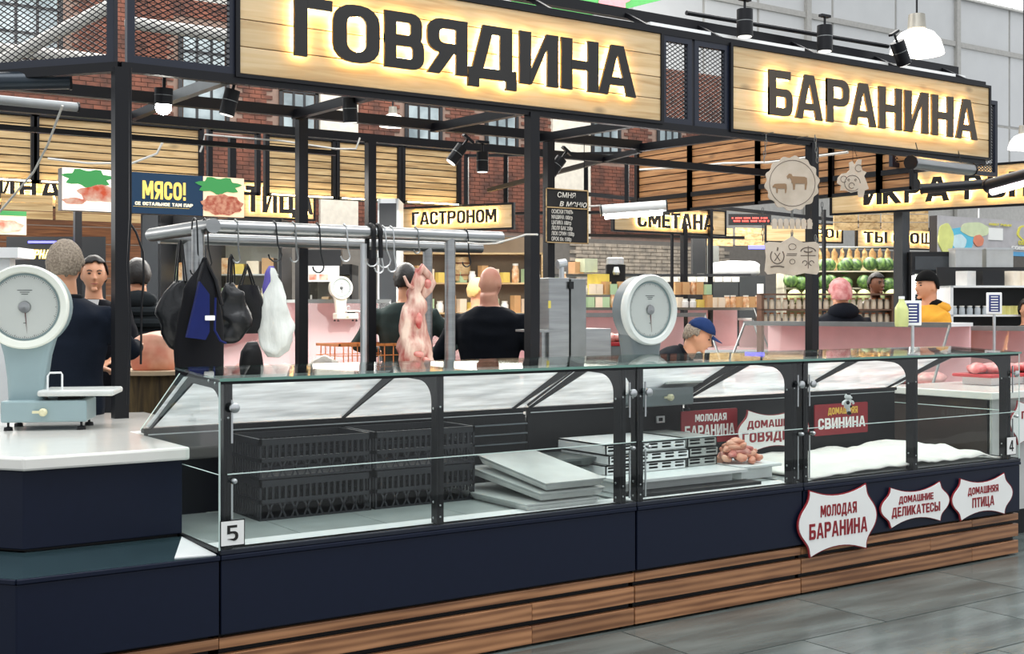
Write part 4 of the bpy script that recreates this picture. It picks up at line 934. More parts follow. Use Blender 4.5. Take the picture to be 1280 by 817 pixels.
for x, z, lb in ((.40, .6, 'black perforated crate, lower left of four in the left glass case'), (.98, .6, 'black perforated crate, lower right of four in the left glass case'), (.40, .785, 'black perforated crate, upper left of four in the left glass case'), (.98, .785, 'black perforated crate, upper right of four in the left glass case')):
    pcrate(lb, (x, .56, z), .56, .34, .18)
# louvred panel
t = thing('louvre_panel', 'black louvred panel with bright edges at the back of the left case', 'panel', (1.60, .9, .64))
bxo('back', BLACKP, t, 0, .5, .02, .035, 0, .33)
for i in range(6): bxo('louvre', mat('louvre_edge', '7c8388', .3, .8), t, 0, .5, .0, .02, .02+.052*i, .026+.052*i)
for px, py in ((612, 538), (827, 524)):
    x, z = XY(px, .92), ZY(px, py, .92); t = thing('socket', 'small white framed socket at px left, rear wall of the case' if px < 700 else 'small white framed socket right of the slotted trays, rear wall', 'socket', (x, .925, z))
    if px < 700: t['label'] = 'small white framed socket on the rear wall above the steel trays'
    bxo('frame', WHITEP, t, -.03, .03, 0, .01, -.02, .02); bxo('hole', BLACKP, t, -.018, .012, -.002, 0, -.01, .01)
def tray(label, loc, rz, L, D, h=.045, m=ALU, tilt=0, lip=.012):
    t = thing('steel_tray', label, 'tray', loc); t.rotation_euler = (tilt, 0, rz)
    bm = BM(); R_ = []
    for dx, z in ((.0, h), (.0, h-.004), (.02, .0)): R_.append([Vector((x, y, z)) for x, y in ((dx, dx), (L-dx, dx), (L-dx, D-dx), (dx, D-dx))])
    rings(bm, R_); obj('body', bm, m, t, bev=.004)
    bxo('rim', m, t, -lip, L+lip, -lip, D+lip, h-.004, h); return t
TW = mat('tray_white_metal', 'cfd2cf', .3, .3); TD = mat('tray_dark_underside', '6d7472', .3, .6)
def slab(label, loc, L, D, h, tilt, m=None):
    t = thing('steel_tray', label, 'tray', loc); t.rotation_euler = (tilt, 0, 0)
    bm = BM(); R_ = []
    for e, z in ((.0, h), (.0, h-.012), (-.014, 0)): R_.append([Vector((x, y, z)) for x, y in ((-e, -e), (L+e, -e), (L+e, D+e), (-e, D+e))])
    rings(bm, R_); obj('body', bm, m or TW, t, bev=.004); bxo('lip', m or TW, t, -.006, L+.006, -.006, D+.006, h-.004, h+.001); return t
slab('pale flat tray lying lowest and furthest left of the slanting tray stack', (1.52, .08, .602), .42, .72, .035, .0)
slab('pale upside-down tray in the middle of the slanting tray stack', (1.60, .09, .642), .38, .62, .04, .10)
slab('pale upside-down tray on top of the slanting stack in the left case', (1.63, .09, .688), .35, .58, .04, .13)
slab('dark square steel tray behind the pale slanting trays', (1.99, .52, .725), .28, .3, .04, 0, TD)
bxo('tray_block', TD, None, 1.97, 2.2, .46, .78, .602, .72); tag(bpy.data.objects['tray_block'], 'low grey metal block propping the dark square tray', 'block')
tray('pale steel tray corner sticking out below the dark square tray', (1.80, .72, .604), 0, .14, .18, .1, TD)
# raised shelf and slotted white trays
t = thing('raised_shelf', 'pale raised shelf plate under the white slotted trays', 'shelf', (2.21, .1, .602)); bxo('plate', WHITEP, t, 0, .86, .1, .78, .06, .075); bxo('leg', WHITEP, t, .02, .84, .2, .7, 0, .06); bxo('front', BLACKP, t, 0, .86, .0, .12, .0, .02)
def slot_tray(label, loc, L, D, H, m, rz=0):
    t = thing('slotted_tray', label, 'tray', loc, rz, 'white slotted trays in the middle case'); n = max(2, int(L/.085))
    bxo('top', m, t, 0, L, 0, D, H-.008, H)
    def face(y, x0, x1, nm):
        g = (x1-x0)/n; bm = BM()
        holes = []
        for i in range(n):
            for zz in (.22, .58): holes.append(rrect(x0+g*i+g*.14, H*zz, x0+g*i+g*.86, H*(zz+.22), .006, n=2)[::-1])
        prism(bm, [(x0, 0), (x1, 0), (x1, H), (x0, H)], holes, y, y+.006); return bm
    obj('slotted_side', face(0, 0, L, ''), m, t); obj('slotted_side', face(D-.006, 0, L, ''), m, t)
    bm = BM(); 
    for x in (0, L-.006): box(bm, x, x+.006, 0, D, .0, H)
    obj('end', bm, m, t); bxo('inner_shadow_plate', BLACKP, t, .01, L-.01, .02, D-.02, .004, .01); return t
for i in range(3):
    z = .680+.054*i; o3 = .012*(i % 2)
    slot_tray('white slotted tray, %s of three in the stack right of the steel uprights' % ('lowest', 'middle', 'topmost')[i], (2.26+o3, .42-o3, z), .56, .42, .05, WHITEP)
    slot_tray('grey slotted tray, %s of three right of the white ones' % ('lowest', 'middle', 'topmost')[i], (2.85+o3, .44, z), .22, .42, .05, mat('grey_tray', 'a9aca8', .4))
# signs inside
def wall_sign(label, px0, px1, y0, y1, Y, m, l1, l2, m1, m2, rz=0, round_=0, a=.3):
    x0, x1 = XY(px0, Y), XY(px1, Y); z0, z1 = ZY(px0, y1, Y), ZY(px0, y0, Y); t = thing('price_sign', label, 'sign', (x0, Y, z0), rz); L = x1-x0; H = z1-z0
    bm = BM(); prism(bm, rrect(0, 0, L, H, .008), y0=-.004, y1=.004); obj('board', bm, m, t)
    lettering(t, m1, l1, L*.24, L*.8, H*.66, H*.88, -.006, -.004); lettering(t, m2, l2, L*.06, L*.95, H*.2, H*.55, -.006, -.004); return t
wall_sign('red sign in the middle case with white letters, young lamb', 851, 921, 514, 556, .80, MAROON, 'МОЛОДАЯ', 'БАРАНИНА', PAPER, PAPER)
t = wall_sign('dark red sign in the right case with one yellow line, homemade pork', 1018, 1084, 506, 545, .88, MAROON, 'ДОМАШНЯЯ', 'СВИНИНА', GOLD, PAPER)
x0, x1 = XY(921, .7), XY(1010, .7); plaque('curvy white plaque standing in the glass case, home beef', (x0+x1)/2, .7, ZY(960, 538, .7), x1-x0, .27, 'ДОМАШНЯЯ', 'ГОВЯДИНА', f1=.75, f2=.88)
# white cloth and meat
CL = mat('white_cloth', 'e9e6df', .8, var=.05, bump=.3, bscale=25)
bm = BM(); nx, ny = 60, 22; g = []
for i in range(nx+1):
    r_ = []
    for j in range(ny+1):
        x = 3.42+1.72*i/nx; y = .05+.8*j/ny; e = min(i/6, (nx-i)/6, 1)
        h = .606+.012+e*(.05*max(0, math.sin(math.pi*j/ny))+.05*abs(noise.noise(Vector((x*2.2, y*4, 1))))+.025*abs(noise.noise(Vector((x*7, y*7, 5)))))
        r_.append(bm.verts.new((x, y, h)))
    g.append(r_)
for i in range(nx):
    for j in range(ny): bm.faces.new((g[i][j], g[i+1][j], g[i+1][j+1], g[i][j+1]))
o = obj('cloth', bm, CL, None, smooth=80); sm = o.modifiers.new('thick', 'SOLIDIFY'); sm.thickness = .008; tag(o, 'rumpled white cloth covering the deck of the right glass case', 'cloth')
t = thing('meat_pile', 'pile of raw pork trimmings between grey slotted trays and white cloth', 'meat', (3.12, .36, .68))
bxo('tray', WHITEP, t, -.03, .28, -.1, .2, -.015, .002, bev=.004); bxo('tray_stand', WHITEP, t, .0, .24, -.06, .16, -.078, -.015)
for i in range(30):
    bm = BM(); u_ = i/30; rr_ = .11*(1-u_)+.015; an_ = i*2.4; x = .09+rr_*math.cos(an_)-.03*u_; y = .05+rr_*.8*math.sin(an_); z = .015+.11*u_
    ell(bm, (x, y, z), (.035+.02*random.random(), .025, .02), Matrix.Rotation(random.random()*3, 4, 'Z')); wobble(bm, .015, 25, i); obj('piece', bm, PORK if i % 3 else REDM, t, smooth=70)
# cow toy hanging on the glass
t = thing('toy_cow', 'small black and white toy cow stuck on the right case glass', 'toy', (XY(1060, .03), .035, ZY(1060, 505, .03)))
bm = BM(); ell(bm, (0, 0, 0), (.022, .02, .03)); ell(bm, (.01, 0, -.035), (.012, .012, .02)); obj('body', bm, WHITEP, t, smooth=True)
bm = BM(); ell(bm, (.0, -.003, .042), (.02, .018, .018)); ell(bm, (.014, -.008, .036), (.014, .012, .01)); obj('head', bm, WHITEP, t, smooth=True)
for c, r in (((-.01, -.014, .01), (.012, .009, .012)), ((.012, -.012, -.012), (.012, .01, .008)), ((.0, -.01, .058), (.014, .01, .007)), ((.006, -.008, -.05), (.014, .013, .012))):
    bm = BM(); ell(bm, c, r); obj('patch', bm, BLACKP, t, smooth=True)
for s_ in (-1, 1):
    bm = BM(); tube(bm, [(s_*.014, 0, .02), (s_*.04, -.005, .012), (s_*.046, -.006, .0)], [.008, .007, .006], 8); obj('leg', bm, WHITEP, t, smooth=True)
# ================================================================== RIGHT WING TABLE
t = thing('side_table', 'white-topped table with brown side beyond the right glass case', 'table', (5.48, .35, 0)); 
bxo('worktop', WHITE, t, 0, 1.6, 0, .92, .94, .99, bev=.006); bxo('side_panel', mat('dark_brown_panel', '3b2e28', .5), t, .06, .09, .06, .88, .25, .94); bxo('front_panel', mat('grey_white_panel', 'c9c9c5', .4), t, .06, 1.55, .04, .08, .18, .94); bxo('kick', BLACKP, t, .1, 1.5, .1, .85, 0, .5)
plaque('curvy white plaque at the right photo edge, fresh meat', 5.95, .33, .78, .62, .30, 'ПАРНОЕ', '-', f1=.6, f2=.02)
for i, (px, y) in enumerate(((1212, .92), (1266, .86))):
    x = XY(px, y+.2); t = thing('meat_tray', ('red tray of pink raw meat on the white side table, left one', 'red tray of pink raw meat on the white side table, right one')[i], 'tray', (x, y, .992))
    bxo('riser', WHITEP, t, -.2, .2, -.12, .12, 0, .055); bxo('tray', RED, t, -.26, .26, -.17, .17, .055, .08, bev=.01)
    for k in range(7):
        bm = BM(); ell(bm, (-.19+.06*k, .07*math.sin(k*2.3), .115), (.07, .075, .04)); wobble(bm, .02, 14, k+i*9); obj('meat_piece', bm, mat('pink_meat', 'e59a96', .3, c2='c4504e', scale=9), t, smooth=70)
# ================================================================== HANGING WOODEN PLAQUES
PLY = mat('grey_plywood', 'bdb0a0', .7, c2='a99c8b', scale=6); ENG = mat('engraving', '5b5048', .8)
Yp = P-.16
PR = -.58; DP = (W(990, 0, 9)-Vector((CX, CY, CZ))).dot(Vector((FX, FY, 0))); DP = 8.95
def hp(px, py): return (XY(px, Yp), ZY(px, py, Yp))
def chain(parent, a, b, x_off=0):
    (x0, z0), (x1, z1) = hp(*a), hp(*b); n = max(3, int(abs(z1-z0)/.035)); bm = BM()
    for i in range(n):
        z = z0+(z1-z0)*(i+.5)/n; x = x0+(x1-x0)*(i+.5)/n; M = Matrix.Translation((x-parent.location.x, 0, z-parent.location.z)) @ Matrix.Rotation(math.radians(90*(i % 2)), 4, 'Z')
        R_ = [M @ Vector((.008*math.cos(u), 0, .024*math.sin(u))) for u in [math.pi*2*j/8 for j in range(9)]]; tube(bm, R_, .0025, 4)
    obj('chain', bm, STEELD, parent)
(x, z) = hp(990, 229); t = thing('hanging_plaque', 'round wooden plaque with engraved pig and cow hanging before the right post', 'sign', (x, Yp, z), PR); R0 = 34/FPX*DP
bm = BM(); prism(bm, poly_ell(0, 0, R0*1.0, R0*1.0, 96, .045, 14), y0=-.01, y1=.01); obj('board', bm, PLY, t)
def beast(cx, cz, k, flip=1, cow=True):
    P_ = [(-.5, .1), (-.42, .3), (.35, .32), (.5, .25), (.52, -.1), (.45, -.5), (.36, -.5), (.36, -.12), (-.25, -.12), (-.28, -.5), (-.38, -.5), (-.42, -.1), (-.5, -.05)]
    if cow: P_ = [(-.5, .1), (-.6, .25), (-.75, .2), (-.8, .35), (-.66, .52), (-.5, .5), (-.42, .36)]+P_[2:]
    else: P_ = [(-.5, .0), (-.72, -.02), (-.72, .1), (-.55, .28), (-.4, .3)]+P_[2:]
    return [(cx+a*k*flip, cz+b*k) for a, b in P_]
bm = BM(); prism(bm, beast(.05, .01, .115), y0=-.013, y1=-.01); obj('cow_engraving', bm, mat('engraved_brown', '8a6e52', .8), t)
bm = BM(); prism(bm, beast(-.085, -.03, .085, 1, False), y0=-.013, y1=-.01); obj('pig_engraving', bm, mat('engraved_brown', '8a6e52', .8), t)
bm = BM(); tube(bm, [(R0*.86*math.cos(a), -.011, R0*.86*math.sin(a)) for a in [2*math.pi*i/40 for i in range(41)]], .002, 4); obj('ring_engraving', bm, ENG, t)
chain(t, (967, 172), (965, 200)); chain(t, (1010, 174), (1012, 205))
for px in (967, 1010): xx = XY(px, Yp)-x; bm = BM(); tube(bm, [(xx, 0, 2.80-z), (xx, .0, 2.83-z)], .004, 5); tube(bm, [Matrix.Rotation(-PR, 3, 'Z') @ Vector((xx, 0, 2.83-z)), Matrix.Rotation(-PR, 3, 'Z') @ Vector((xx, .15, 2.83-z))], .004, 5); obj('hook_wire', bm, STEELD, t); chain(t, (964, 258), (964, 300)); chain(t, (1016, 255), (1016, 297))
(x, z) = hp(990, 280); t = thing('hanging_plaque', 'small wooden picket-fence plaque hanging between two larger plaques', 'sign', (x, Yp, z), PR)
for i in range(7):
    bm = BM(); w_ = .017; xx = -.13+.0433*i; prism(bm, [(xx-w_, -.035), (xx+w_, -.035), (xx+w_, .03), (xx, .042), (xx-w_, .03)], y0=-.008, y1=.004); obj('picket', bm, PLY, t)
bxo('rail', PLY, t, -.155, .155, .004, .01, -.012, .012); chain(t, (990, 262), (990, 270)); chain(t, (990, 290), (990, 298))
(x, z) = hp(990, 321); t = thing('hanging_plaque', 'lowest wooden plaque with engraved wreath and balance emblems', 'sign', (x, Yp, z), PR); wv = 35/FPX*DP
bm = BM(); hh = .13; O = []
O += [(-wv, -hh*.8), (-wv*.9, -hh), (-wv*.45, -hh*.92), (0, -hh*1.08), (wv*.45, -hh*.92), (wv*.9, -hh), (wv, -hh*.8), (wv*.95, 0), (wv, hh*.7), (wv*.85, hh*.86), (wv*.4, hh*.82), (wv*.12, hh*1.05), (0, hh*1.2), (-wv*.12, hh*1.05), (-wv*.4, hh*.82), (-wv*.85, hh*.86), (-wv, hh*.7), (-wv*.95, 0)]
prism(bm, O, y0=-.01, y1=.008); obj('board', bm, PLY, t)
bm = BM(); cx = -wv*.55
for s_ in (-1, 1): tube(bm, [(cx+s_*.05*math.sin(a), -.011, .005-.055*math.cos(a)) for a in [math.pi*.12*i for i in range(7)]], .004, 5)
tube(bm, [(cx-.02, -.011, .03), (cx+.02, -.011, -.03)], .003, 4); tube(bm, [(cx+.02, -.011, .03), (cx-.02, -.011, -.03)], .003, 4); tube(bm, [(cx, -.011, .045), (cx+.004, -.011, .07)], .006, 5)
tube(bm, [(cx-.05, -.011, -.075), (cx-.02, -.011, -.068), (cx+.02, -.011, -.068), (cx+.05, -.011, -.075)], .005, 5); obj('wreath_engraving', bm, ENG, t)
bm = BM(); cx = wv*.58
tube(bm, [(cx, -.011, .08), (cx, -.011, -.085)], .003, 4); tube(bm, [(cx-.055, -.011, .01), (cx+.055, -.011, .01)], .003, 4); tube(bm, [(cx+.055*math.cos(a), -.011, .04+.03*math.sin(a)) for a in [math.pi*i/8 for i in range(9)]], .004, 4)
tube(bm, [(cx+.03*math.cos(a), -.011, .045-.01*math.sin(a)) for a in [math.pi*i/6 for i in range(7)]], .005, 4)
for s_ in (-1, 1): tube(bm, [(cx+s_*(.025+.018*math.cos(a)), -.011, -.045+.018*math.sin(a)) for a in [2*math.pi*i/8 for i in range(7)]], .003, 4)
obj('balance_engraving', bm, ENG, t)
bm = BM(); tube(bm, [(.028*math.cos(a), -.011, .075+.022*math.sin(a)) for a in [2*math.pi*i/12 for i in range(13)]], .002, 4); tube(bm, [(-.02, -.011, .05), (-.018, -.011, .06)], .002, 4)
for zz, a, b in ((.02, -.04, .035), (.008, -.045, .03)): box(bm, a, b, -.0115, -.01, zz, zz+.006)
tube(bm, [(.02*math.cos(a), -.011, -.035+.018*math.sin(a)) for a in [2*math.pi*i/12 for i in range(13)]], .002, 4); obj('small_engraving', bm, ENG, t)
chain(t, (1010, 297), (1012, 303))
# flying pig plaque
(x, z) = hp(1066, 226); t = thing('hanging_plaque', 'wooden winged-piglet cut-out hanging right of the post', 'sign', (x, Yp, z), PR)
k = 21/FPX*DP
Pz = [(-.95, .2), (-1.0, -.15), (-.75, -.3), (-.8, -.6), (-.45, -.62), (-.1, -.75), (.3, -.65), (.35, -1.0), (.65, -1.05), (.75, -.6), (1.0, -.5), (.85, -.05), (.7, .3), (.85, .55), (.6, .65), (.5, .95), (.55, 1.35), (.3, 1.35), (.1, 1.0), (-.05, 1.25), (-.25, 1.15), (-.2, .7), (-.4, .5), (-.7, .45)]
bm = BM(); prism(bm, [(a*k, b*k*1.0) for a, b in Pz], y0=-.01, y1=.008); obj('board', bm, PLY, t)
bm = BM()
for cx, cz, r in ((-.05, -.15, .5), (-.1, -.3, .18), (.35, .8, .22), (-.6, .1, .2), (-.28, .05, .06), (.15, .05, .06)): tube(bm, [(cx*k+r*k*math.cos(a), -.011, cz*k+r*k*math.sin(a)) for a in [2*math.pi*i/16 for i in range(15)]], .0022, 4)
obj('line_engraving', bm, ENG, t)
bm = BM(); tube(bm, [(0, 0, k*1.1), (0, 0, 2.80-z)], .002, 4); tube(bm, [(k*.35, 0, k*1.3), (0, 0, 2.80-z), Matrix.Rotation(-PR, 3, 'Z') @ Vector((0, .15, 2.81-z))], .002, 4); obj('string', bm, BLACKP, t)
# ---- chalkboard menu
Ym = 3.0; x0, x1 = XY(690, Ym), XY(735, Ym); z0, z1 = ZY(735, 305, Ym), ZY(735, 238, Ym)
t = thing('chalkboard', 'black chalkboard menu hanging behind the inner post, centre', 'sign', (x0-.06, Ym, z0)); L = x1-x0+.06; H = z1-z0
bxo('board', mat('chalkboard_black', '1a1a1b', .7), t, 0, L, 0, .02, 0, H); 
for a in ((0, L, 0, .008), (0, L, H-.008, H), (0, .008, 0, H), (L-.008, L, 0, H), (0, L, H*.64, H*.66)): bxo('frame', PINE_DIM, t, a[0], a[1], -.006, 0, a[2], a[3])
def script_text(t, txt, x, z, size, m, sx=1, shear=0, y=-.008):
    cu = bpy.data.curves.new('writing', 'FONT'); cu.body = txt; cu.size = size; cu.shear = shear; cu.offset = size*.012; cu.extrude = .0006
    o = bpy.data.objects.new('writing_tmp', cu); COL.objects.link(o)
    me = bpy.data.meshes.new_from_object(o.evaluated_get(bpy.context.evaluated_depsgraph_get())); COL.objects.unlink(o); bpy.data.objects.remove(o)
    me.materials.clear(); me.materials.append(m); n = bpy.data.objects.new('writing', me); COL.objects.link(n); n.parent = t; n.location = (x, y, z); n.rotation_euler = (math.pi/2, 0, 0); n.scale = (sx, 1, 1); return n
CH = mat('chalk', 'e4e0d6', .8, var=.02)
script_text(t, 'СМНЯ', L*.25, H*.84, H*.13, CH, 1.1, .1); script_text(t, 'в меню', L*.3, H*.68, H*.16, CH, 1.1, .25)
for i, s_ in enumerate(('ОСИСКИ ГРИЛЬ', 'МАШИНА 100/гр', 'ЦАПИКА 100/гр', 'ЛЮЛЯ БАК 250р', 'ЛЮК СВИН 1500р', 'ОРОК б/к 1500р')): script_text(t, s_, L*.12, H*(.54-.1*i), H*.10, CH, .62, 0)
for xx in (.03, L-.03): bm = BM(); tube(bm, [(xx, .01, H), (xx, .01, 2.83-z0)], .003, 5); obj('hanger', bm, BLACKP, t)

# extra pieces of the working area
t = thing('meat_tray', 'orange tray of red meat behind the steel bone saw', 'tray', W(760, 432, 9.6)); t.rotation_euler = (0, 0, -.6)
bxo('tray', RED, t, -.16, .16, -.1, .14, 0, .03, bev=.006); bxo('stand', STEELD, t, -.15, .15, -.08, .12, -1.25, 0)
for k in range(6):
    bm = BM(); ell(bm, (-.12+.048*k, .02*math.sin(k*2.1), .06), (.045, .08, .04)); wobble(bm, .02, 18, k); obj('meat_piece', bm, REDM, t, smooth=70)
t = thing('striped_board', 'board with dark red and grey blocks behind the right glass cases', 'board', W(920, 479, 7.9)); t.rotation_euler = (0, 0, -.62)
for k, (a, b) in enumerate(((0, .12), (.12, .27), (.27, .42))): bxo('block', MAROON if k % 2 == 0 else STEELD, t, a, b, 0, .02, .0, .075)
bxo('rail', WHITEP, t, -.02, .44, -.002, .022, -.03, 0)
# ================================================================== PEOPLE
def remesh(bm, vox, mats_, smooth=True, name='body'):
    me = bpy.data.meshes.new(name); bm.to_mesh(me); bm.free(); o = bpy.data.objects.new('tmp', me); COL.objects.link(o)
    m = o.modifiers.new('r', 'REMESH'); m.mode = 'VOXEL'; m.voxel_size = vox; m.use_smooth_shade = True
    s2_ = o.modifiers.new('s', 'SMOOTH'); s2_.iterations = 3; s2_.factor = .5
    n = bpy.data.meshes.new_from_object(o.evaluated_get(bpy.context.evaluated_depsgraph_get())); n.name = name
    COL.objects.unlink(o); bpy.data.objects.remove(o); bpy.data.meshes.remove(me)
    n.materials.clear(); n.materials.append(mats_); return n
def link_mesh(name, me, parent, label=None):
    o = bpy.data.objects.new(name, me); COL.objects.link(o); o.parent = parent
    if label: o['label'] = label
    return o
def hand(bm, wr, d, nrm, side, curl=.6, k=1):
    d = Vector(d).normalized(); nrm = Vector(nrm).normalized(); sd = d.cross(nrm).normalized()*side
    nrm = sd.cross(d)*side; wr = Vector(wr)
    M = Matrix((sd, d, nrm)).transposed().to_4x4()
    ell(bm, wr+d*.05, (.04*k, .052*k, .016*k), M)
    for i, (off, L) in enumerate(((-.03, .065), (-.01, .075), (.011, .07), (.03, .055))):
        b = wr+d*.085+sd*off*k; a1 = curl*.5; p1 = b+(d*math.cos(a1)+nrm*math.sin(a1))*L*.5; a2 = curl*1.3; p2 = p1+(d*math.cos(a2)+nrm*math.sin(a2))*L*.3; a3 = curl*1.9; p3 = p2+(d*math.cos(a3)+nrm*math.sin(a3))*L*.25
        tube(bm, [b-d*.03, b, p1, p2, p3], [.009, .0095, .009, .008, .006], 8)
    b = wr+d*.03-sd*.03; tube(bm, [wr+d*.015-sd*.02, b, b-sd*.02+d*.03+nrm*.008, b-sd*.022+d*.055+nrm*.014], [.012, .012, .010, .008], 8)
def head_mesh(bm, M):
    q_ = bmesh.ops.create_icosphere(bm, subdivisions=4, radius=1)['verts']
    for v in q_:
        x, y, z = v.co
        jaw = max(0, -z); sx = .077*(1-.30*jaw**1.5); sy = .096*(1-.10*jaw)
        if y < 0: sy *= (1-.10*max(0, z)**2)
        v.co = Vector((x*sx, y*sy-.012*jaw**2*(1 if y < 0 else -1.2), z*.118))
        v.co.y += .0
        # eye sockets
        for s_ in (-1, 1):
            dd = (v.co.x-s_*.031)**2/.016**2+(v.co.z-.008)**2/.012**2
            if y < 0 and dd < 4: v.co.y += .011*math.exp(-dd)
        if y < 0: v.co.y -= .004*math.exp(-((v.co.z-.032)/.01)**2)*math.exp(-(v.co.x/.05)**2)
    bmesh.ops.transform(bm, matrix=M, verts=q_)
    tube(bm, [M @ Vector((0, -.086, .018)), M @ Vector((0, -.101, -.008)), M @ Vector((0, -.112, -.025)), M @ Vector((0, -.094, -.036))], [.006, .009, .014, .010], 10)
    for s_ in (-1, 1):
        ell(bm, M @ Vector((s_*.012, -.098, -.030)), (.009, .009, .007)); ell(bm, M @ Vector((s_*.079, .012, -.008)), (.008, .018, .03), M.to_3x3().to_4x4())
    ell(bm, M @ Vector((0, -.088, -.056)), (.022, .009, .006), M.to_3x3().to_4x4()); ell(bm, M @ Vector((0, -.086, -.066)), (.019, .010, .007), M.to_3x3().to_4x4()); ell(bm, M @ Vector((0, -.080, -.098)), (.024, .016, .015), M.to_3x3().to_4x4())
def person(label, px, ytop, d, face, top_m, hair_m=None, hair='short', H=None, lean=0, hy=0, hp_=0, arms=None, trous=None, skin=SKIN, extras=None, build=1.0, vox=.0095, yaw_abs=None):
    zt = CZ+(385-ytop)*d/FPX; w0 = W(px, 0, d); rz = yaw_abs if yaw_abs is not None else math.radians(face)-math.atan2(FX, FY)
    H = H or zt; k = H/1.78
    t = thing('person', label, 'person', (w0.x, w0.y, 0), rz)
    Lm = Matrix.Translation((0, 0, .95)) @ Matrix.Rotation(lean, 4, 'X') @ Matrix.Translation((0, 0, -.95))
    K = Matrix.Scale(k, 4)
    def T(p_): return K @ Lm @ Vector(p_)
    nk = T((0, .01, 1.52)); HM = Matrix.Translation(nk) @ Matrix.Rotation(hy, 4, 'Z') @ Matrix.Rotation(lean*.6+hp_, 4, 'X') @ K @ Matrix.Translation((0, -.02, .145))
    if arms is None: arms = [((-.27, .03, 1.15), (-.26, -.05, .90)), ((.27, .03, 1.15), (.26, -.05, .90))]
    # skin body
    bm = BM(); head_mesh(bm, HM); tube(bm, [T((0, .012, 1.44)), T((0, .01, 1.53)), HM @ Vector((0, .03, -.07))], [.068*k*max(1, build*.98), .055*k*max(1, build*1.02), .052*k*max(1, build)], 14)
    def torso(bm, g):
        R_ = []
        for z, rx, ry, y in ((.86, .155, .11, 0), (.95, .17, .12, 0), (1.08, .155, .112, 0), (1.2, .172, .122, 0), (1.32, .19, .128, .0), (1.41, .195, .112, .01), (1.465, .135, .085, .012), (1.50, .075, .065, .012)):
            rx = rx*build+g; ry = ry*build+g
            R_.append([T((rx*math.copysign(abs(math.cos(a))**.85, math.cos(a)), y+ry*math.copysign(abs(math.sin(a))**.9, math.sin(a)), z)) for a in [2*math.pi*j/20 for j in range(20)]])
        rings(bm, R_)
    def limbs(bm, g, hands):
        for sgn, (el, wr) in zip((-1, 1), arms):
            sh = T((sgn*.185*build, .01, 1.40)); E = K @ Vector(el); Wp = K @ Vector(wr)
            tube(bm, [T((sgn*.13, .01, 1.38)), sh, sh.lerp(E, .5), E, E.lerp(Wp, .5), Wp], [(.055+g)*k, (.06+g)*k, (.052+g)*k, (.045+g)*k, (.038+g)*k, (.029+g*.8)*k], 12)
            if hands:
                dv = (Wp-E).normalized(); hand(bm, Wp-dv*.01, dv, Vector((0, 0, -1)) if abs(dv.z) < .8 else Vector((-sgn, 0, 0)), sgn, .45, k)
    torso(bm, -.01); limbs(bm, -.004, True)
    for sgn in (-1, 1): tube(bm, [(sgn*.085*k, 0, .92*k), (sgn*.09*k, -.01, .5*k), (sgn*.09*k, .02, .08*k)], [.08*k, .052*k, .04*k], 12)
    body = link_mesh('body', remesh(bm, vox, skin), t)
    bm = BM(); torso(bm, .014); limbs(bm, .012, False)
    wobble(bm, .006, 12, int(px)); me = remesh(bm, .015, top_m, name='jacket')
    for v in me.vertices:
        nn = noise.noise(Vector(v.co)*11)*.008+noise.noise(Vector((v.co.x*5, v.co.y*5, v.co.z*18)))*.007
        v.co += Vector(v.normal)*nn
    link_mesh('jacket', me, t)
    bm = BM()
    for sgn in (-1, 1): tube(bm, [(sgn*.085*k, 0, .98*k), (sgn*.09*k, -.01, .5*k), (sgn*.09*k, .02, .07*k)], [.105*k, .075*k, .065*k], 12)
    box(bm, -.12*k, .12*k, -.08, .08, .88*k, .98*k); link_mesh('trousers', remesh(bm, .014, trous or mat('dark_trousers', '1c1e24', .7)), t)
    for sgn in (-1, 1):
        bm = BM(); ell(bm, (sgn*.09*k, -.04, .04), (.045, .13, .04)); obj('shoe', bm, BLACKP, t, smooth=True)
    # face
    EYE = mat('eye_dark', '2a201a', .3); 
    for s_ in (-1, 1):
        bm = BM(); ell(bm, HM @ Vector((s_*.031, -.081, .008)), (.012*k, .01*k, .006*k)); obj('eye', bm, EYE, t, smooth=True)
        bm = BM(); tube(bm, [HM @ Vector((s_*.016, -.093, .024)), HM @ Vector((s_*.032, -.094, .030)), HM @ Vector((s_*.046, -.083, .025))], .0035*k, 6); obj('eyebrow', bm, hair_m or mat('brow', '6b5340', .8), t)
    bm = BM(); tube(bm, [HM @ Vector((-.022, -.092, -.060)), HM @ Vector((0, -.0985, -.0615)), HM @ Vector((.022, -.092, -.060))], [.002, .0042, .002], 6); obj('lips', bm, mat('lips', 'a85448', .5), t)
    if hair_m and hair in ('short', 'long', 'fringe', 'puff'):
        bm = BM(); q_ = bmesh.ops.create_icosphere(bm, subdivisions=4, radius=1)['verts']; 
        kill = []
        for v in q_:
            x, y, z = v.co
            face_cut = (y < -.15+(.5*max(0, -z)) and z < (.5 if hair != 'fringe' else .62-.12*abs(x))) or z < (-.45 if hair != 'long' else -.8)+.12*noise.noise(v.co*5) or (abs(x) > .8 and z < .0 and y < .3)
            if face_cut: kill.append(v); continue
            g = 1.02+.07*min(1, max(0, (z+.5)/.6))
            if hair == 'puff': g = 1.25
            v.co = Vector((x*.077*g, y*.096*g+.004, z*.118*(1.05 if hair != 'puff' else 1.14))); v.co += Vector(noise.noise_vector(v.co*40))*.004+Vector(noise.noise_vector(v.co*120))*.002
        bmesh.ops.delete(bm, geom=kill, context='VERTS'); bm.transform(HM); ho = obj('hair', bm, hair_m, t, smooth=80); sd = ho.modifiers.new('th', 'SOLIDIFY'); sd.thickness = -.012
    if extras: extras(t, HM, T, k)
    return t
def cloth(n, c, **kw): return mat(n, c, .9, spec=.15, bump=.25, bscale=30, var=.15, **kw)
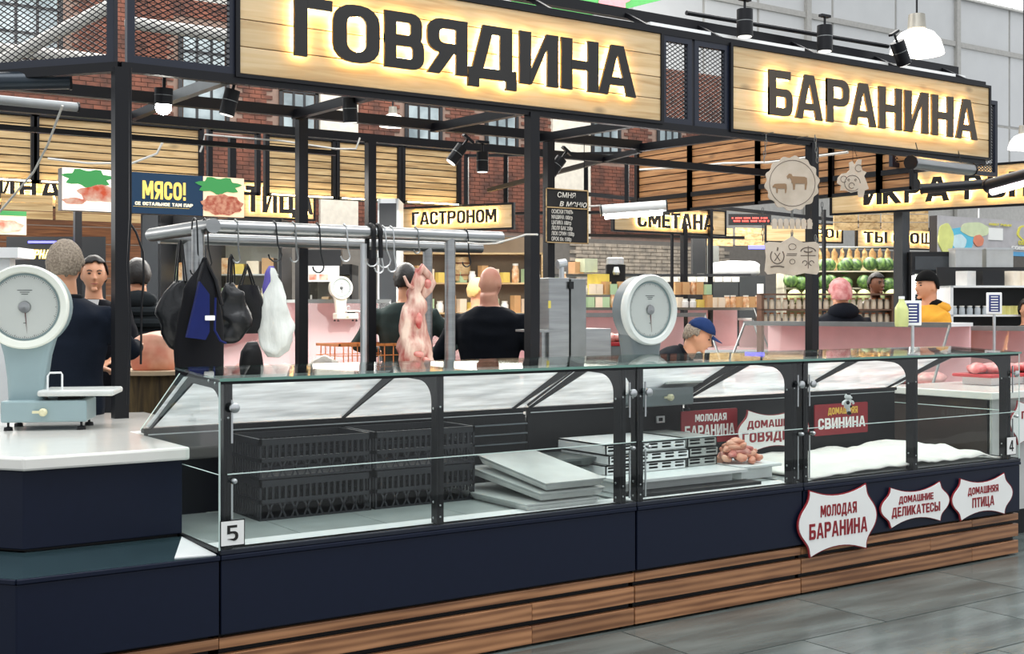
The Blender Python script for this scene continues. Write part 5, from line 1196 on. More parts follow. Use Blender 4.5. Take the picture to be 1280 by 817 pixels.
HB = mat('hair_black', '17120f', .5, bump=.4, bscale=60); HG = mat('hair_grey', '9c8e7c', .7, c2='6d6052', scale=90, bump=.5, bscale=70); HP = mat('hair_pink', 'e3a9a4', .7, c2='c26a6a', scale=14, bump=.5, bscale=60); HY = mat('hair_blond', 'd0a868', .6, bump=.4, bscale=60)
JEANS = cloth('blue_jeans', '2c4766')
def jacket_extra(t, HM, T, k):
    bm = BM(); tube(bm, [T((.065*math.cos(a)*1.15, .012+.065*math.sin(a)*1.15, 1.50)) for a in [2*math.pi*i/16 for i in range(17)]], .018*k, 8); obj('collar', bm, cloth('collar_black', '0e1016'), t, smooth=True)
a_ = W(88, 0, 6.75); b_ = W(186, 0, 7.7); yw = math.atan2(b_.x-a_.x, -(b_.y-a_.y))
LM = person('grey-haired man seen from behind in dark navy jacket reaching to the meat, left', 82, 303, 6.75, 0, cloth('navy_jacket', '141b27'), HG, 'short', arms=[((-.2, -.30, 1.22), (-.08, -.62, 1.24)), ((.24, -.26, 1.18), (.1, -.52, 1.12))], trous=JEANS, hy=.35, yaw_abs=yw, extras=jacket_extra, build=1.1)
def suit_extra(t, HM, T, k):
    bm = BM(); prism(bm, [(-.05, 1.50), (.05, 1.50), (.0, 1.26)], y0=-.142, y1=-.125, M=Matrix.Scale(k, 4)); obj('shirt', bm, cloth('white_shirt', 'e6e6e6'), t)
    bm = BM(); tube(bm, [T((.07*math.cos(a), .012+.07*math.sin(a), 1.49)) for a in [2*math.pi*i/16 for i in range(17)]], .013*k, 8); obj('collar', bm, cloth('white_shirt', 'e6e6e6'), t, smooth=True)
person('smiling dark-haired man in black suit and white shirt facing the camera, left', 117, 322, 8.9, 12, cloth('black_suit', '14151b'), HB, 'fringe', arms=[((-.26, -.05, 1.15), (-.14, -.25, 1.1)), ((.26, -.05, 1.15), (.14, -.25, 1.1))], hy=.15, extras=suit_extra)
def puff_extra(t, HM, T, k):
    for z, r in ((1.42, .2), (1.34, .225), (1.25, .23), (1.16, .22)):
        bm = BM(); tube(bm, [T((r*math.cos(a), .012+r*.66*math.sin(a), z)) for a in [2*math.pi*i/20 for i in range(21)]], .034*k, 8); obj('quilt_ring', bm, cloth('puffer_black', '23282b'), t, smooth=True)
    bm = BM(); ell(bm, T((0, .1, 1.5)), (.13*k, .06*k, .07*k)); obj('hood', bm, cloth('puffer_black', '23282b'), t, smooth=True)
person('person in black puffer jacket half hidden behind the corner post', 172, 325, 9.3, 200, cloth('puffer_black', '23282b'), HB, 'short', build=1.15, extras=puff_extra)
person('man in dark green sweatshirt seen from behind, behind the carcass', 507, 331, 9.9, 185, cloth('green_sweatshirt', '2f3a38'), HB, 'short', arms=[((-.36, -.02, 1.18), (-.22, -.3, 1.12)), ((.36, -.02, 1.18), (.22, -.3, 1.12))], trous=cloth('grey_trousers', '5b6064'), build=1.05)
person('bald man in black sweater seen from behind, centre', 612, 334, 9.2, 168, cloth('black_sweater', '0e1219'), None, 'bald', arms=[((.42, -.02, 1.12), (.30, -.3, 1.0))[::1], ((.33, -.02, 1.12), (.22, -.28, 1.05))] if 0 else [((-.33, -.02, 1.14), (-.2, -.3, 1.05)), ((.38, .02, 1.14), (.34, -.25, 1.0))], build=1.22, hy=-.2, skin=mat('skin_ruddy', 'cf9a80', .45, c2='c0806a', scale=6))
person('blond child-like figure partly hidden left of the bald man', 597, 349, 12.3, 120, cloth('tan_coat', 'b08c5c'), HY, 'short', build=.9)
def cap_extra(t, HM, T, k):
    CB = cloth('cap_blue', '20345e')
    bm = BM(); q_ = bmesh.ops.create_icosphere(bm, subdivisions=3, radius=1)['verts']; kill = [v for v in q_ if v.co.z < .12]
    for v in q_: v.co = Vector((v.co.x*.095, v.co.y*.117, v.co.z*.125+.022))
    bmesh.ops.delete(bm, geom=kill, context='VERTS'); bm.transform(HM); c = obj('cap', bm, CB, t, smooth=True); c.modifiers.new('th', 'SOLIDIFY').thickness = .004
    bm = BM(); R_ = [[HM @ Vector((.078*math.cos(a)*(1-.15*u), -.085-.085*u*abs(math.sin(a))-.01, .042-.022*u+.004*w_)) for a in [math.pi+math.pi*i/12 for i in range(13)]] for u, w_ in ((0, 0), (1, 0), (1, 1), (0, 1))]
    rings(bm, R_, cap=False, closed=False); obj('brim', bm, CB, t, smooth=True)
    bm = BM(); tube(bm, [HM @ Vector((.0, .11*math.cos(a), .02+.12*math.sin(a))) for a in [math.pi*(.05+.9*i/10) for i in range(11)]], .003, 5); obj('piping', bm, PAPER, t)
    jacket_extra(t, HM, T, k)
person('man in blue cap bending down behind the glass cases, right of the grey scale', 784, 372, 8.95, 78, cloth('black_fleece', '12161c'), HG, 'short', lean=.95, hp_=-.15, H=1.70, extras=cap_extra, arms=[((-.22, -.45, 1.0), (-.12, -.55, .85)), ((.22, -.45, 1.0), (.12, -.55, .85))])
def hood_extra(t, HM, T, k):
    m_ = cloth('black_hoodie', '14171f')
    bm = BM(); ell(bm, T((0, .07, 1.50)), (.15*k, .11*k, .085*k)); wobble(bm, .015, 8, 3); obj('hood', bm, m_, t, smooth=True)
person('person with pink-blond hair in black hooded coat seen from behind, right', 1050, 346, 11.4, 190, cloth('black_hoodie', '14171f'), HP, 'puff', build=1.3, extras=hood_extra, H=1.8)
def beanie_extra(t, HM, T, k):
    m_ = cloth('black_knit', '121212')
    bm = BM(); q_ = bmesh.ops.create_icosphere(bm, subdivisions=3, radius=1)['verts']; kill = [v for v in q_ if v.co.z < -.05+(-.35 if v.co.y > .3 else .1)]
    for v in q_: v.co = Vector((v.co.x*.09, v.co.y*.112, v.co.z*.135+.01))
    bmesh.ops.delete(bm, geom=kill, context='VERTS'); bm.transform(HM); c = obj('beanie', bm, m_, t, smooth=True); c.modifiers.new('th', 'SOLIDIFY').thickness = .006
    bm = BM(); ell(bm, T((0, .09, 1.48)), (.15*k, .1*k, .06*k)); obj('hood', bm, cloth('yellow_jacket', 'dfa23c'), t, smooth=True)
    bm = BM(); ell(bm, T((0, .05, 1.51)), (.10*k, .09*k, .05*k)); obj('hood_lining', bm, m_, t, smooth=True)
person('person in yellow jacket and black knit beanie in profile, right', 1160, 341, 11.2, -75, cloth('yellow_jacket', 'dfa23c'), HB, 'none', extras=beanie_extra, build=1.1)
person('man in pale shirt standing far back before the melons', 1095, 342, 15.5, 25, cloth('pale_shirt', 'dcdad4'), HB, 'short', skin=mat('skin_dark', '7a4e38', .5))
person('person cut by the right photo edge, far back', 1284, 374, 12.5, 10, cloth('brown_coat', '54463c'), HB, 'short', H=1.64)
# ================================================================== BACKGROUND COUNTERS AND GOODS
PINKL = mat('pink_lit_panel', 'ecc3c4', .4, var=.06); CREAM = mat('cream_panel', 'e6e0cf', .5); PINKM = mat('pink_meat_far', 'e08f8e', .4, c2='f2c6bd', scale=12)
def gcounter(label, pxL, dL, pxR, dR, yt, zb=.95, ztop=1.3, depth=.7, body=None, meat=6, top=True, m=None):
    a = W(pxL, 0, dL); b = W(pxR, 0, dR); d = Vector((b.x-a.x, b.y-a.y)); L = d.length
    ztop = CZ+(385-yt)*dL/FPX if yt else ztop
    t = thing('display_counter', label, 'display case', (a.x, a.y, 0), math.atan2(d.y, d.x))
    bxo('base', body or GREYD, t, 0, L, 0, depth, 0, zb-.12); bxo('base_trim', WHITEP, t, 0, L, -.02, depth, zb-.12, zb-.08)
    bxo('deck', PINKL, t, 0, L, 0, depth, zb-.08, zb-.06); bxo('back_panel', PINKL, t, 0, L, depth-.03, depth, zb-.06, ztop-.03)
    bxo('top_shelf', WHITEP, t, -.01, L+.01, depth*.45, depth+.02, ztop-.03, ztop); bxo('top_edge', STEELD, t, -.01, L+.01, depth*.43, depth*.45, ztop-.035, ztop+.005)
    bm = BM(); quad(bm, (0, -.0, zb-.06), (L, 0, zb-.06), (L, depth*.44, ztop-.02), (0, depth*.44, ztop-.02)); obj('glass_front', bm, GLASSS, t)
    n = max(1, int(L/1.1))
    for i in range(n+1): bm = BM(); tube(bm, [(L*i/n, .0, zb-.05), (L*i/n, depth*.44, ztop-.02)], .012, 6); obj('strut', bm, STEELD, t)
    for i in range(meat):
        bm = BM(); x = L*(i+.5)/meat; ell(bm, (x, depth*.35, zb-.0), (L/meat*.45, depth*.28, .06)); wobble(bm, .03, 9, i+int(pxL)); obj('meat', bm, PINKM if i % 3 else REDM, t, smooth=70)
    return t
gcounter('pink-lit glass counter behind the steel bone saw, right of the tall post', 668, 11.2, 905, 12.2, 392, .98, meat=9)
gcounter('white glass counter with packed meat under the small cream scale', 380, 12.0, 500, 12.4, 374, .95, meat=6, body=WHITEP)
gcounter('pink-lit glass counter behind the green-clad and bald men', 505, 11.8, 668, 12.2, 398, .98, meat=8)
gcounter('meat counter behind the two left men', -30, 10.6, 160, 10.8, 412, .95, meat=6)
gcounter('glass counter behind the hanging bags', 205, 11.4, 375, 11.8, 405, .95, meat=6)
gcounter('long white glass counter in front of the hooded person', 905, 11.0, 1165, 9.75, 402, .98, meat=8, body=WHITEP, depth=.8)
gcounter('white glass counter before the shelves at the right edge', 1170, 10.6, 1330, 10.0, 408, .98, meat=6, body=WHITEP)
gcounter('far cheese counter under the pale brick wall', 700, 15.2, 960, 16.0, 384, 1.1, meat=0, depth=.9)
gcounter('far counter in front of the jars and melons', 955, 15.5, 1125, 15.8, 398, 1.0, meat=0, depth=.9)
# generic small goods
def jar(name, m, r, h, lid, cat, label, loc, grp, square=False):
    t = thing(name, label, cat, loc, 0, grp)
    bm = BM()
    if square: box(bm, -r, r, -r, r, 0, h)
    else: lathe(bm, [(r*.9, 0), (r, h*.1), (r, h*.75), (r*.75, h*.86), (r*.75, h)], 10)
    obj('body', bm, m, t, smooth=not square)
    if lid: bm = BM(); cyl(bm, (0, 0, h), (0, 0, h*1.12), r*.8, 10); obj('lid', bm, lid, t)
    return t
def row(proto, pts, rzr=0):
    for p_ in pts: dup(proto, p_, random.uniform(-rzr, rzr))
AMB = mat('amber_jar', 'c98c5a', .25, c2='e5c9a4', scale=20); LIDW = mat('lid_white', 'e8e4d8', .4); LABM = mat('label_cream', 'ead9c0', .5)
# racks of jars at right
def rack(label, pxL, d, pxR, zs, depth=.35, m=None, posts=True, back=None, name='shelf_rack'):
    a = W(pxL, 0, d); k0 = (pxL-640)/FPX; L = None
    dr = Vector((.8247, -.5656)); L = (pxR-pxL)/FPX*d
    t = thing(name, label, 'shelf', (a.x, a.y, 0), -math.atan2(FX, FY)); m = m or WHITEP
    for z in zs: bxo('shelf', m, t, 0, L, 0, depth, z-.02, z)
    for x in (0, L-.03): bxo('upright', m, t, x, x+.03, 0, depth, 0, zs[-1])
    if back: bxo('back_panel', back, t, 0, L, depth, depth+.02, zs[0]-.02, zs[-1]+.2)
    return t, L
def on(t, x, y, z): return t.matrix_basis @ Vector((x, y, z))
def place(t): return Matrix.Translation(t.location) @ Matrix.Rotation(t.rotation_euler.z, 4, 'Z')
rk, L = rack('low white rack of packed jars behind the small wooden plaques', 952, 15.2, 1118, (1.0, 1.36, 1.54, 1.73), .3, mat('rack_brown', '6a4c3a', .6))
pj = None; Mx = place(rk); n = 19
for z in (1.36, 1.54):
    for i in range(n):
        p_ = Mx @ Vector((.06+(L-.12)*i/(n-1), .1, z))
        if pj is None: pj = jar('jar', LABM, .032, .12, mat('lid_orange', 'c9743a', .4), 'jar', 'cream jar with orange lid on brown rack', p_, 'jars on the brown rack')
        else: dup(pj, p_)
# melons
MEL = mat('melon_green', '1f4026', .35, c2='6d8f4a', scale=9, stretch=(3, 3, .6)); pm = None
rk2, L = rack('stepped melon rack far back at right', 980, 17.5, 1122, (1.35, 1.6, 1.84, 2.08), .5, mat('rack_pale', 'c9c4b0', .6), back=mat('melon_rack_back', 'b9b08a', .7)); Mx = place(rk2)
for j, z in enumerate((1.84, 2.08)):
    for i in range(11):
        p_ = Mx @ Vector((.08+(L-.16)*i/10, -.05+.12*j, z+.0))
        if pm is None:
            bm = BM(); ell(bm, (0, 0, .10), (.105, .105, .1)); bo = obj('watermelon', bm, MEL, None, smooth=True, loc=p_); pm = tag(bo, 'dark green watermelon on far melon rack', 'watermelon', 'watermelons on the far rack')
        else: c = link_copy(pm, None, p_); c.rotation_euler = (random.random(), random.random(), random.random()*3)
pm2 = None
for i in range(8):
    p_ = Mx @ Vector((.12+(L-.24)*i/7, -.12, 1.62))
    if pm2 is None:
        bm = BM(); ell(bm, (0, 0, .10), (.1, .1, .1)); pm2 = tag(obj('melon', bm, mat('melon_pale', 'c9cf9a', .5, c2='8fa562', scale=8), None, smooth=True, loc=p_), 'pale green melon in lowest row of far rack', 'melon', 'pale melons on the far rack')
    else: link_copy(pm2, None, p_)
# dried fish / garlands under the vegetable sign
gar = thing('garland_rail', 'thin rail with hanging dried goods under the far vegetable sign', 'rail', (0, 0, 0)); bm = BM(); tube(bm, [W(1018, 309, 18), W(1122, 309, 18)], .015, 6); obj('bar', bm, STEELD, gar)
gp = None
for i in range(11):
    p_ = W(1024+9.5*i, 310, 18)
    if gp is None:
        bm = BM(); lump(bm, [(0, 0, 0), (0, 0, -.08), (0, 0, -.2), (0, 0, -.3)], [(.012, .012), (.05, .03), (.06, .035), (.015, .015)], 10, wob=.015, sc=15, seed=3)
        gp = tag(obj('dried_goods_bundle', bm, mat('dried_tan', 'd2b47c', .8, c2='8e6b42', scale=14), None, smooth=70, loc=p_), 'tan dried bundle hanging under the far vegetable sign', 'dried food', 'dried bundles under the vegetable sign')
    else: c = link_copy(gp, None, p_); c.scale = (random.uniform(.7, 1.2), 1, random.uniform(.7, 1.15)); c.rotation_euler = (0, 0, random.random()*3)
# black cabinets with a long wrapped tray on top
p0 = W(890, 0, 17.5); t = thing('cabinet', 'dark grey two-door cabinet far back between scale and hanging plaques', 'cabinet', (p0.x, p0.y, 0), -math.atan2(FX, FY)); L = 67/FPX*17.5; ztp = CZ+(385-344)*17.5/FPX
bxo('body', GREYD, t, 0, L, .02, .5, 0, ztp); bxo('door', mat('door_charcoal', '33383a', .5), t, .01, L*.5-.008, 0, .02, .3, ztp-.02); bxo('door', mat('door_charcoal', '33383a', .5), t, L*.5+.008, L-.01, 0, .02, .3, ztp-.02)
bxo('note', PAPER, t, L*.84, L*.96, -.006, 0, ztp-.36, ztp-.12)
bm = BM(); lump(bm, [(0, 0, 0)]*1+[(0, 0, .03), (0, 0, .15), (0, 0, .2)], [(.30, .12), (.36, .15), (.36, .14), (.28, .1)], 16, wob=.02, sc=6, seed=2); q_ = place(t) @ Vector((L*.48, .22, ztp+.005)); o = tag(obj('wrapped_tray', bm, mat('white_film2', 'dadcdd', .35), None, smooth=60, loc=q_), 'long white film-wrapped package lying on the dark two-door cabinet', 'package'); o.rotation_euler = (0, 0, -.6)
p0 = W(806, 0, 17.6); t = thing('cabinet', 'black low cabinet far back behind the grey scale', 'cabinet', (p0.x, p0.y, 0), -math.atan2(FX, FY)); L = 83/FPX*17.6; bxo('body', mat('cab_black', '15171a', .5), t, 0, L, 0, .5, 0, CZ+(385-345)*17.6/FPX); bxo('worktop', GREYD, t, -.01, L, -.01, .5, CZ+(385-345)*17.6/FPX, CZ+(385-343)*17.6/FPX)
p0 = W(866, 0, 19); t = thing('pillar', 'dark square pillar far back beside the pale brick wall', 'pillar', (p0.x, p0.y, 0), -math.atan2(FX, FY)); bxo('shaft', mat('pillar_dark', '1f2226', .5), t, 0, .2, 0, .2, 0, 3); bxo('side_panel', GREY, t, .22, .4, 0, .1, 1.5, 2.6)
t = thing('blue_light', 'blue lit strip far back left of the hanging plaques', 'lamp', W(936, 311, 18)); bxo('tube', emis('blue_glow', (.12, .12, .9), 1.6), t, 0, .28, 0, .03, 0, .05, ); t.rotation_euler = (0, 0, -.6)
t = thing('led_ticker', 'red dot-matrix display far back above the dark cabinet', 'display', W(915, 277, 19)); t.rotation_euler = (0, 0, -math.atan2(FX, FY)); bxo('case', BLACKP, t, -.05, .6, .0, .05, -.05, .12)
for r_, z in enumerate((.0, .045)):
    bm = BM()
    for i in range(22):
        if (i*7+r_*3) % 5: box(bm, i*.026, i*.026+.018, -.006, 0, z, z+.022)
    obj('dots', bm, emis('red_dots', (1, .04, .03), 4), t, kind='stuff')
# cheeses, boxes, pots on the far cheese counter
kinds = [(mat('goods_yellow', 'e3c765', .5), 'yellow cheese block', 'cheese', True), (LABM, 'cream carton', 'carton', True), (mat('goods_tan', 'c79a68', .6), 'tan loaf pack', 'loaf', True), (mat('goods_white', 'ecebe5', .4), 'white plastic tub', 'tub', False), (mat('goods_green', 'a9c49a', .5), 'pale green pack', 'package', True), (AMB, 'amber jar', 'jar', False)]
def goods(pxs, d, z, w_=.05, h=(.07, .16), where='', layers=1, seed=1, sel=None):
    rnd = random.Random(seed); protos = {}
    for l in range(layers):
        for px in pxs:
            k = rnd.choice(sel) if sel else rnd.randrange(len(kinds)); m_, lb, cat, sq = kinds[k]; hh = h[0]+(h[1]-h[0])*(k % 3)/2
            p_ = W(px+rnd.uniform(-1, 1), 0, d+.02*l+rnd.uniform(0, .05)); p_.z = z+l*h[0]
            if layers > 1 and l: p_.z = z+l*.165
            if k in protos: dup(protos[k], p_, rnd.uniform(-.8, -.4))
            else: protos[k] = jar(cat, m_, w_, hh, LIDW if not sq else None, cat, '%s %s' % (lb, where), p_, '%ss %s' % (lb, where), sq)
zc_ = CZ+(385-384)*15.2/FPX
goods(range(722, 800, 9), 15.6, zc_, .045, (.1, .16), 'on far cheese counter, left part', 2, 3)
goods(range(848, 892, 9), 15.9, zc_, .045, (.1, .16), 'on far cheese counter, right part', 2, 4)
goods(range(892, 950, 8), 16.1, zc_, .045, (.12, .14), 'on far counter below dark cabinet', 1, 5, (5, 2, 1))
goods(range(684, 722, 10), 15.2, zc_+.05, .05, (.1, .2), 'behind steel bone saw', 2, 6)
# coffee urn and white tub, yellow box by the pale brick wall
t = thing('coffee_machine', 'black and steel machine on the far cheese counter, left of the grey scale', 'machine', W(770, 363, 15.8)); t.rotation_euler = (0, 0, -.6)
bxo('body', BLACKP, t, -.12, .12, 0, .2, 0, .33); bxo('tank', ALU, t, -.11, .1, .0, .18, .33, .42, bev=.01); bm = BM(); lathe(bm, [(.04, 0), (.05, .03), (.03, .1)], 12, Matrix.Translation((0, -.03, .2))); obj('spout', bm, ALU, t)
for px, m_, lb, w_, h, y in ((748, mat('yellow_board', 'e6cf5e', .5), 'yellow square box standing behind the steel machine', .1, .26, 368), (733, mat('pale_green_tub', 'cdd6b8', .5), 'pale green tub stack right of the chalkboard', .1, .17, 340), (720, mat('tan_tub', 'd0a377', .5), 'tan tub stack right of the chalkboard', .07, .15, 342)):
    p_ = W(px, y, 15.8); jar('tub', m_, w_, h, None, 'tub', lb, p_, None, True)
bxo('wall_ledge', GREYD, None, 0, 2.6, 0, .3, 0, .03); lg = [o for o in S.objects if o.name.startswith('wall_ledge')][0]; lg.location = W(690, 345, 16.2); lg.rotation_euler = (0, 0, -.6); tag(lg, 'dark ledge shelf under the pale brick wall behind the steel machine', 'shelf')
bm = BM()
for i in range(12): box(bm, .12*i, .12*i+.1, 0, .12, 0, .09+.02*(i % 2))
obj_c = obj('cup_stacks', bm, mat('goods_white', 'ecebe5', .4), None, loc=W(795, 352, 17)); obj_c.rotation_euler = (0, 0, -.6); tag(obj_c, 'row of white cup stacks on a shelf below the pale brick wall', 'cups', kind='stuff')
# bottles etc right
t = thing('juice_bottle', 'clear bottle with green-yellow drink on the white counter, right', 'bottle', W(1127, 408, 9.0))
bm = BM(); lathe(bm, [(.045, 0), (.05, .02), (.05, .12), (.045, .14), (.022, .18), (.02, .2)], 16); obj('body', bm, mat('bottle_green', 'c9d08a', .15), t, smooth=True)
bm = BM(); cyl(bm, (0, 0, .2), (0, 0, .22), .022, 12); obj('cap', bm, WHITEP, t)
def tablet(label, px, y, d):
    t = thing('price_display', label, 'sign', W(px, y, d)); t.rotation_euler = (0, 0, -.6); bxo('frame', WHITEP, t, -.065, .065, 0, .012, -.09, .09, bev=.006); bxo('screen', mat('screen_blue', '24306e', .4), t, -.045, .045, -.002, 0, -.07, .07)
    for i in range(6): bxo('text_line', PAPER, t, -.03, .03, -.0035, -.002, -.06+.022*i, -.052+.022*i)
    bm = BM(); cyl(bm, (0, .005, -.52), (0, .005, -.09), .012); obj('stand', bm, ALU, t)
tablet('white framed blue price display on the counter before the yellow jacket', 1141, 391, 9.0); tablet('white framed blue price display before the right shelves', 1243, 379, 10.3)
# right shelving
SB = mat('shelf_black', '101216', .5)
rk3, L = rack('white shelving with a black back at the right edge', 1188, 12.6, 1330, (1.18, 1.485, 1.78), .4, back=SB); Mx = place(rk3)
def fill(m4, z, n, x0, x1, proto_args, y=.12):
    pr = None
    for i in range(n):
        p_ = m4 @ Vector((x0+(x1-x0)*i/max(1, n-1), y, z))
        if pr is None: pr = jar(*proto_args[:7], p_, proto_args[7], proto_args[8])
        else: dup(pr, p_)
fill(Mx, 1.485, 5, .08, .40, ('tub', mat('tub_steel', 'b5bcc0', .3), .032, .08, LIDW, 'tub', 'small grey tub on middle shelf of right shelving', 'grey tubs on the middle right shelf', False))
fill(Mx, 1.485+.0, 9, .50, 1.1, ('pack', mat('pack_yellow', 'dcd58a', .5), .03, .09, None, 'package', 'yellow pack on middle shelf of right shelving', 'yellow packs on the middle right shelf', True))
fill(Mx, 1.18, 12, .06, 1.1, ('tub', mat('tub_white', 'dfe2e0', .4), .036, .07, LIDW, 'tub', 'white tub on lowest shelf of right shelving', 'white tubs on the lowest right shelf', False))
fill(Mx, 1.78, 4, .68, 1.1, ('carton', mat('carton_white', 'eee3d0', .5), .055, .15, None, 'carton', 'white carton on top shelf of right shelving', 'white cartons on the top right shelf', True))
fill(Mx, 1.78, 1, .2, .3, ('box', mat('box_white', 'e4e4e0', .5), .07, .15, None, 'box', 'white box left of the black crate on the top right shelf', None, True)) 
o = bxo('black_crate', SB, None, -.11, .11, -.1, .1, 0, .14); o.location = Mx @ Vector((.46, .15, 1.785)); o.rotation_euler = (0, 0, -.6); tag(o, 'black crate on the top shelf of the right shelving', 'crate')
for px in (1194, 1233):
    p_ = W(px, 353, 13.2); t = thing('steel_container', 'tall steel container %s of the pair on the right shelving' % ('left' if px < 1200 else 'right'), 'container', p_); t.rotation_euler = (0, 0, -.6); bxo('body', mat('satin_container', 'c9cbc9', .35, .4), t, 0, .29, 0, .2, .0, .36, bev=.01); bxo('rim', ALU, t, -.005, .295, -.005, .205, .35, .37)
p0 = W(1140, 0, 13.4); t = thing('grill_hood', 'black fronted oven with glass door behind the yellow-jacketed person', 'oven', (p0.x, p0.y, 0), -math.atan2(FX, FY)); bxo('body', SB, t, 0, .43, 0, .5, 0, 2.16); bxo('door_glass', mat('dark_glass', '3d4246', .1), t, .03, .4, -.01, 0, 1.96, 2.11); bxo('light_slot', emis('tube_glow', (1, 1, 1), 9), t, .0, .02, -.03, 0, 1.55, 1.9); bxo('lower_panel', mat('oven_pale', 'cfd0c8', .4), t, .03, .4, -.01, 0, 1.7, 1.92)
# pastel banner box at right
def lb3(t, L, H):
    bxo('face', mat('banner_grey', 'b9b6b8', .5), t, 0, L, 0, .005, 0, H); bxo('band', mat('banner_blue', '5aa6d6', .5), t, L*.05, L, -.002, 0, .0, H*.12)
    for q2, (cx, cz, rx, rz_, m_) in enumerate(((.14, .35, .1, .36, mat('print_skyblue', '5cc2e0', .5)), (.14, .33, .05, .2, mat('print_paleblue', 'd3edf2', .5)), (.25, .68, .1, .2, mat('print_palegreen', 'd5e0b4', .5)), (.62, .66, .075, .24, mat('print_yellow', 'e6dc5a', .5)), (.62, .66, .06, .2, mat('banner_grey', 'b9b6b8', .5)), (.27, .38, .035, .16, mat('print_salmon', 'e58a6a', .5)), (.05, .4, .05, .4, mat('print_lime', 'e2e68a', .5)))):
        bm = BM(); prism(bm, poly_ell(L*cx, H*cz, L*rx, H*rz_, 24, .04, 6), y0=-.003-.002*q2, y1=0); obj('print', bm, m_, t)
    bxo('square_print', PAPER, t, L*.34, L*.44, -.012, 0, H*.42, H*.75)
    for z0, z1, x0, x1, m_ in ((.32, .44, .55, .75, mat('print_yellow', 'e6dc5a', .5)), (.18, .28, .5, .78, PAPER), (.82, .88, .34, .5, mat('print_yellow', 'e6dc5a', .5))): lettering(t, m_, 'СОВЕТ РЫБАК', L*x0, L*x1, H*z0, H*z1, -.022, -.016)
    for x in (.3, .72): bm = BM(); tube(bm, [(L*x, .05, H), (L*x, .05, H+.25)], .01, 6); obj('hanger', bm, WHITEP, t)
x_ = XY(1172, 4.9); lightbox('pastel grey hanging banner box with blue and yellow prints, right', 1172, 1345, 269, 316, 4.9, lb3)
# left: fridges behind the rail
p0 = W(176, 0, 12.6)
def fridge(label, px0, px1, d, yt, glassd=True, m=None, n=5):
    p0 = W(px0, 0, d); L = (px1-px0)/FPX*d; H = CZ+(385-yt)*d/FPX
    t = thing('fridge', label, 'fridge', (p0.x, p0.y, 0), -math.atan2(FX, FY)); m = m or SB
    bxo('side', m, t, 0, .03, 0, .6, 0, H); bxo('side', m, t, L-.03, L, 0, .6, 0, H); bxo('top', m, t, 0, L, 0, .6, H-.12, H); bxo('back', mat('fridge_inner', 'd9d6c8', .5), t, .03, L-.03, .57, .6, .1, H-.12)
    if glassd:
        for i in range(n):
            z = .5+(H-.8)*i/n; s_ = bxo('shelf', ALU, t, .03, L-.03, .05, .55, z, z+.015)
            for k in range(4):
                bxo('food_pack', kinds[(i+k) % 6][0], s_, .05+(L-.12)*k/4, .05+(L-.12)*(k+.8)/4, .1, .3, z+.015, z+.12+.03*((i+k) % 3))
        bm = BM(); quad(bm, (.03, 0, .1), (L-.03, 0, .1), (L-.03, 0, H-.12), (.03, 0, H-.12)); obj('glass_door', bm, GLASS, t)
        bxo('door_handle', ALU, t, .04, .06, -.03, -.01, 1.0, 1.7)
    else: bxo('door', mat('fridge_door_dark', '2b2e31', .4), t, .02, L-.02, -.02, 0, .1, H-.05)
fridge('plain dark fridge cabinet behind the rail, left of the glass fridge', 176, 201, 11.2, 262, False); fridge('glass-door fridge behind the hanging aprons and bags', 203, 258, 11.6, 268); fridge('wide glass-door fridge behind the white plastic bag', 262, 352, 12.6, 273, True, None, 6)
fridge('tall pale fridge behind the middle inner post', 472, 498, 12.8, 248, False, WHITEP)
fridge('glass fridge behind the long hook, middle', 384, 440, 14.2, 330, True)
# poster board and pantry shelf in the middle
t = thing('poster_board', 'white board with food pictures left above the cream scale', 'poster', W(384, 352, 13.2)); t.rotation_euler = (0, 0, -math.atan2(FX, FY)); bxo('board', PAPER, t, 0, .34, 0, .02, 0, .17); bxo('picture', MEATP, t, .02, .1, -.003, 0, .02, .08); bxo('picture', MEATP, t, .13, .22, -.003, 0, .02, .08); bxo('top_box', SB, t, 0, .36, 0, .1, .17, .34)
rk4, L = rack('wooden pantry shelves behind the green-clad and bald men', 500, 14.5, 680, (1.15, 1.5, 1.85, 2.2), .35, PINE_DIM, back=mat('pantry_back', '8a7a66', .7)); Mx = place(rk4)
for j, z in enumerate((1.5, 1.85)):
    protos = {}
    for i in range(13):
        k = (i*5+j*3) % 6; m_, lb, cat, sq = kinds[k]; p_ = Mx @ Vector((.08+(L-.16)*i/12, .1, z))
        if k in protos: dup(protos[k], p_)
        else: protos[k] = jar(cat, m_, .045, .12+.04*(k % 3), LIDW if not sq else None, cat, '%s on %s pantry shelf behind bald man' % (lb, ('lower', 'upper')[j]), p_, '%ss on the %s pantry shelf' % (lb, ('lower', 'upper')[j]), sq)
t = thing('cask', 'tan wooden cask right above the bald man on the pantry shelf', 'cask', Mx @ Vector((L*.42, .15, 1.87))); bm = BM(); lathe(bm, [(.09, 0), (.115, .12), (.115, .16), (.09, .28)], 18); obj('body', bm, PINE_DIM, t, smooth=True)
for z in (.06, .2): bm = BM(); lathe(bm, [(.112, z), (.113, z+.02)], 18); obj('hoop', bm, BROWN, t)
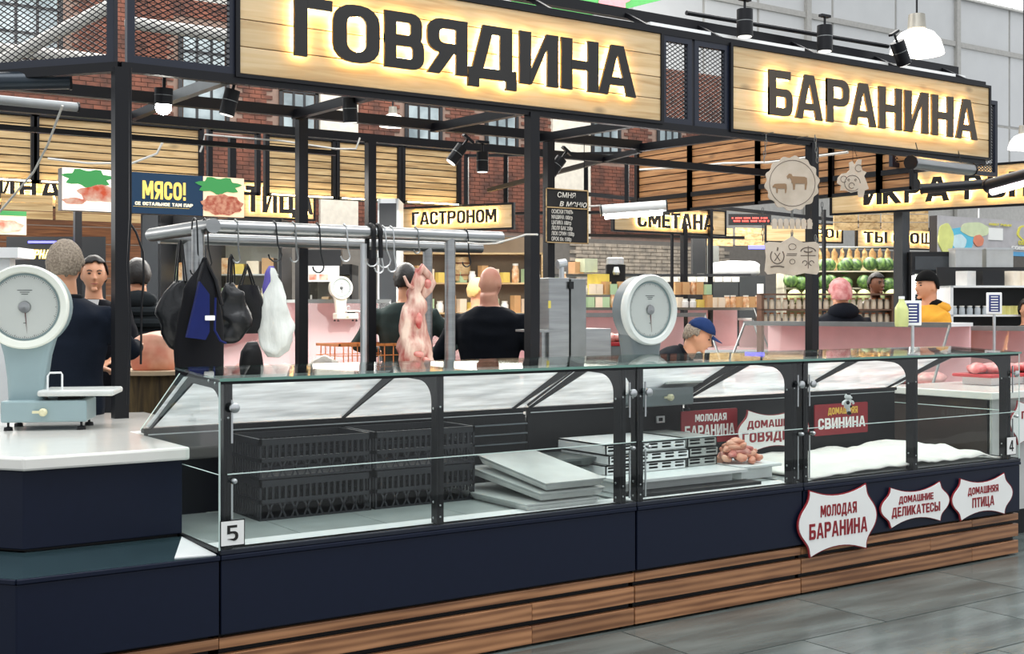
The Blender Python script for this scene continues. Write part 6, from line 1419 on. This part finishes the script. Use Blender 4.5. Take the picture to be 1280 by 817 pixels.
# left edge pieces: neon sign, white shop shelf
t = thing('neon_sign', 'dark shop front with small yellow script sign behind the grey-haired man', 'sign', W(8, 345, 11.3)); t.rotation_euler = (0, 0, -math.atan2(FX, FY)); bxo('board', SB, t, 0, .9, 0, .02, -.3, .36); bm = BM(); word(bm, 'СЫРНАЯ', .14, .44, .16, .24, -.01, 0, slant=.2); obj('lettering', bm, emis('gold_neon', (1, .75, .2), 2), t); bxo('blue_glow_strip', emis('blue_glow', (.12, .12, .9), 1.6), t, .2, .5, -.01, 0, .30, .32)
t = thing('white_stand', 'white stand with a thick top at the left photo edge', 'stand', (W(-12, 0, 9).x, W(-12, 0, 9).y, 0), -math.atan2(FX, FY)); bxo('top', WHITEP, t, 0, .2, 0, .3, CZ+(385-322)*9/FPX, CZ+(385-309)*9/FPX); bxo('post', WHITEP, t, .03, .12, .05, .15, 0, CZ+(385-322)*9/FPX)
pk = thing('apron_cloth', 'pink cloth hanging beside the grey-haired man', 'cloth', W(104, 445, 7.5)); bm = BM(); lump(bm, [(0, 0, .1), (0, 0, 0), (0.01, 0, -.12), (.02, 0, -.2)], [(.02, .01), (.035, .02), (.04, .02), (.05, .02)], 10, wob=.01, sc=12); obj('body', bm, mat('pink_cloth', 'd98aa0', .8), pk, smooth=70)
# ------------------------------------------------------------------ place words for look-alikes
bpy.context.view_layer.update()
ORD = ['leftmost', 'second from left', 'third from left', 'fourth from left', 'fifth from left', 'sixth from left', 'seventh from left', 'eighth from left', 'ninth from left', 'tenth from left'] + ['%dth from left' % i for i in range(11, 40)]
def sx_(o):
    v = o.matrix_world.translation-Vector((CX, CY, CZ)); return (v.x*FY-v.y*FX)/max(.1, v.x*FX+v.y*FY)
seen = {}
for o in list(S.objects):
    if o.parent is None and o.get('category') and o.get('group'): seen.setdefault(o['label'], []).append(o)
for lb, L_ in seen.items():
    if len(L_) < 2: continue
    zs = sorted({round(o.location.z, 1) for o in L_}); 
    for z in zs:
        R_ = sorted([o for o in L_ if round(o.location.z, 1) == z], key=sx_); rn = '' if len(zs) == 1 else ','+(' lower row' if z == zs[0] else ' upper row' if z == zs[-1] else ' middle row')
        for i, o in enumerate(R_): o['label'] = lb+rn+(', '+ORD[i] if len(R_) > 1 else '')
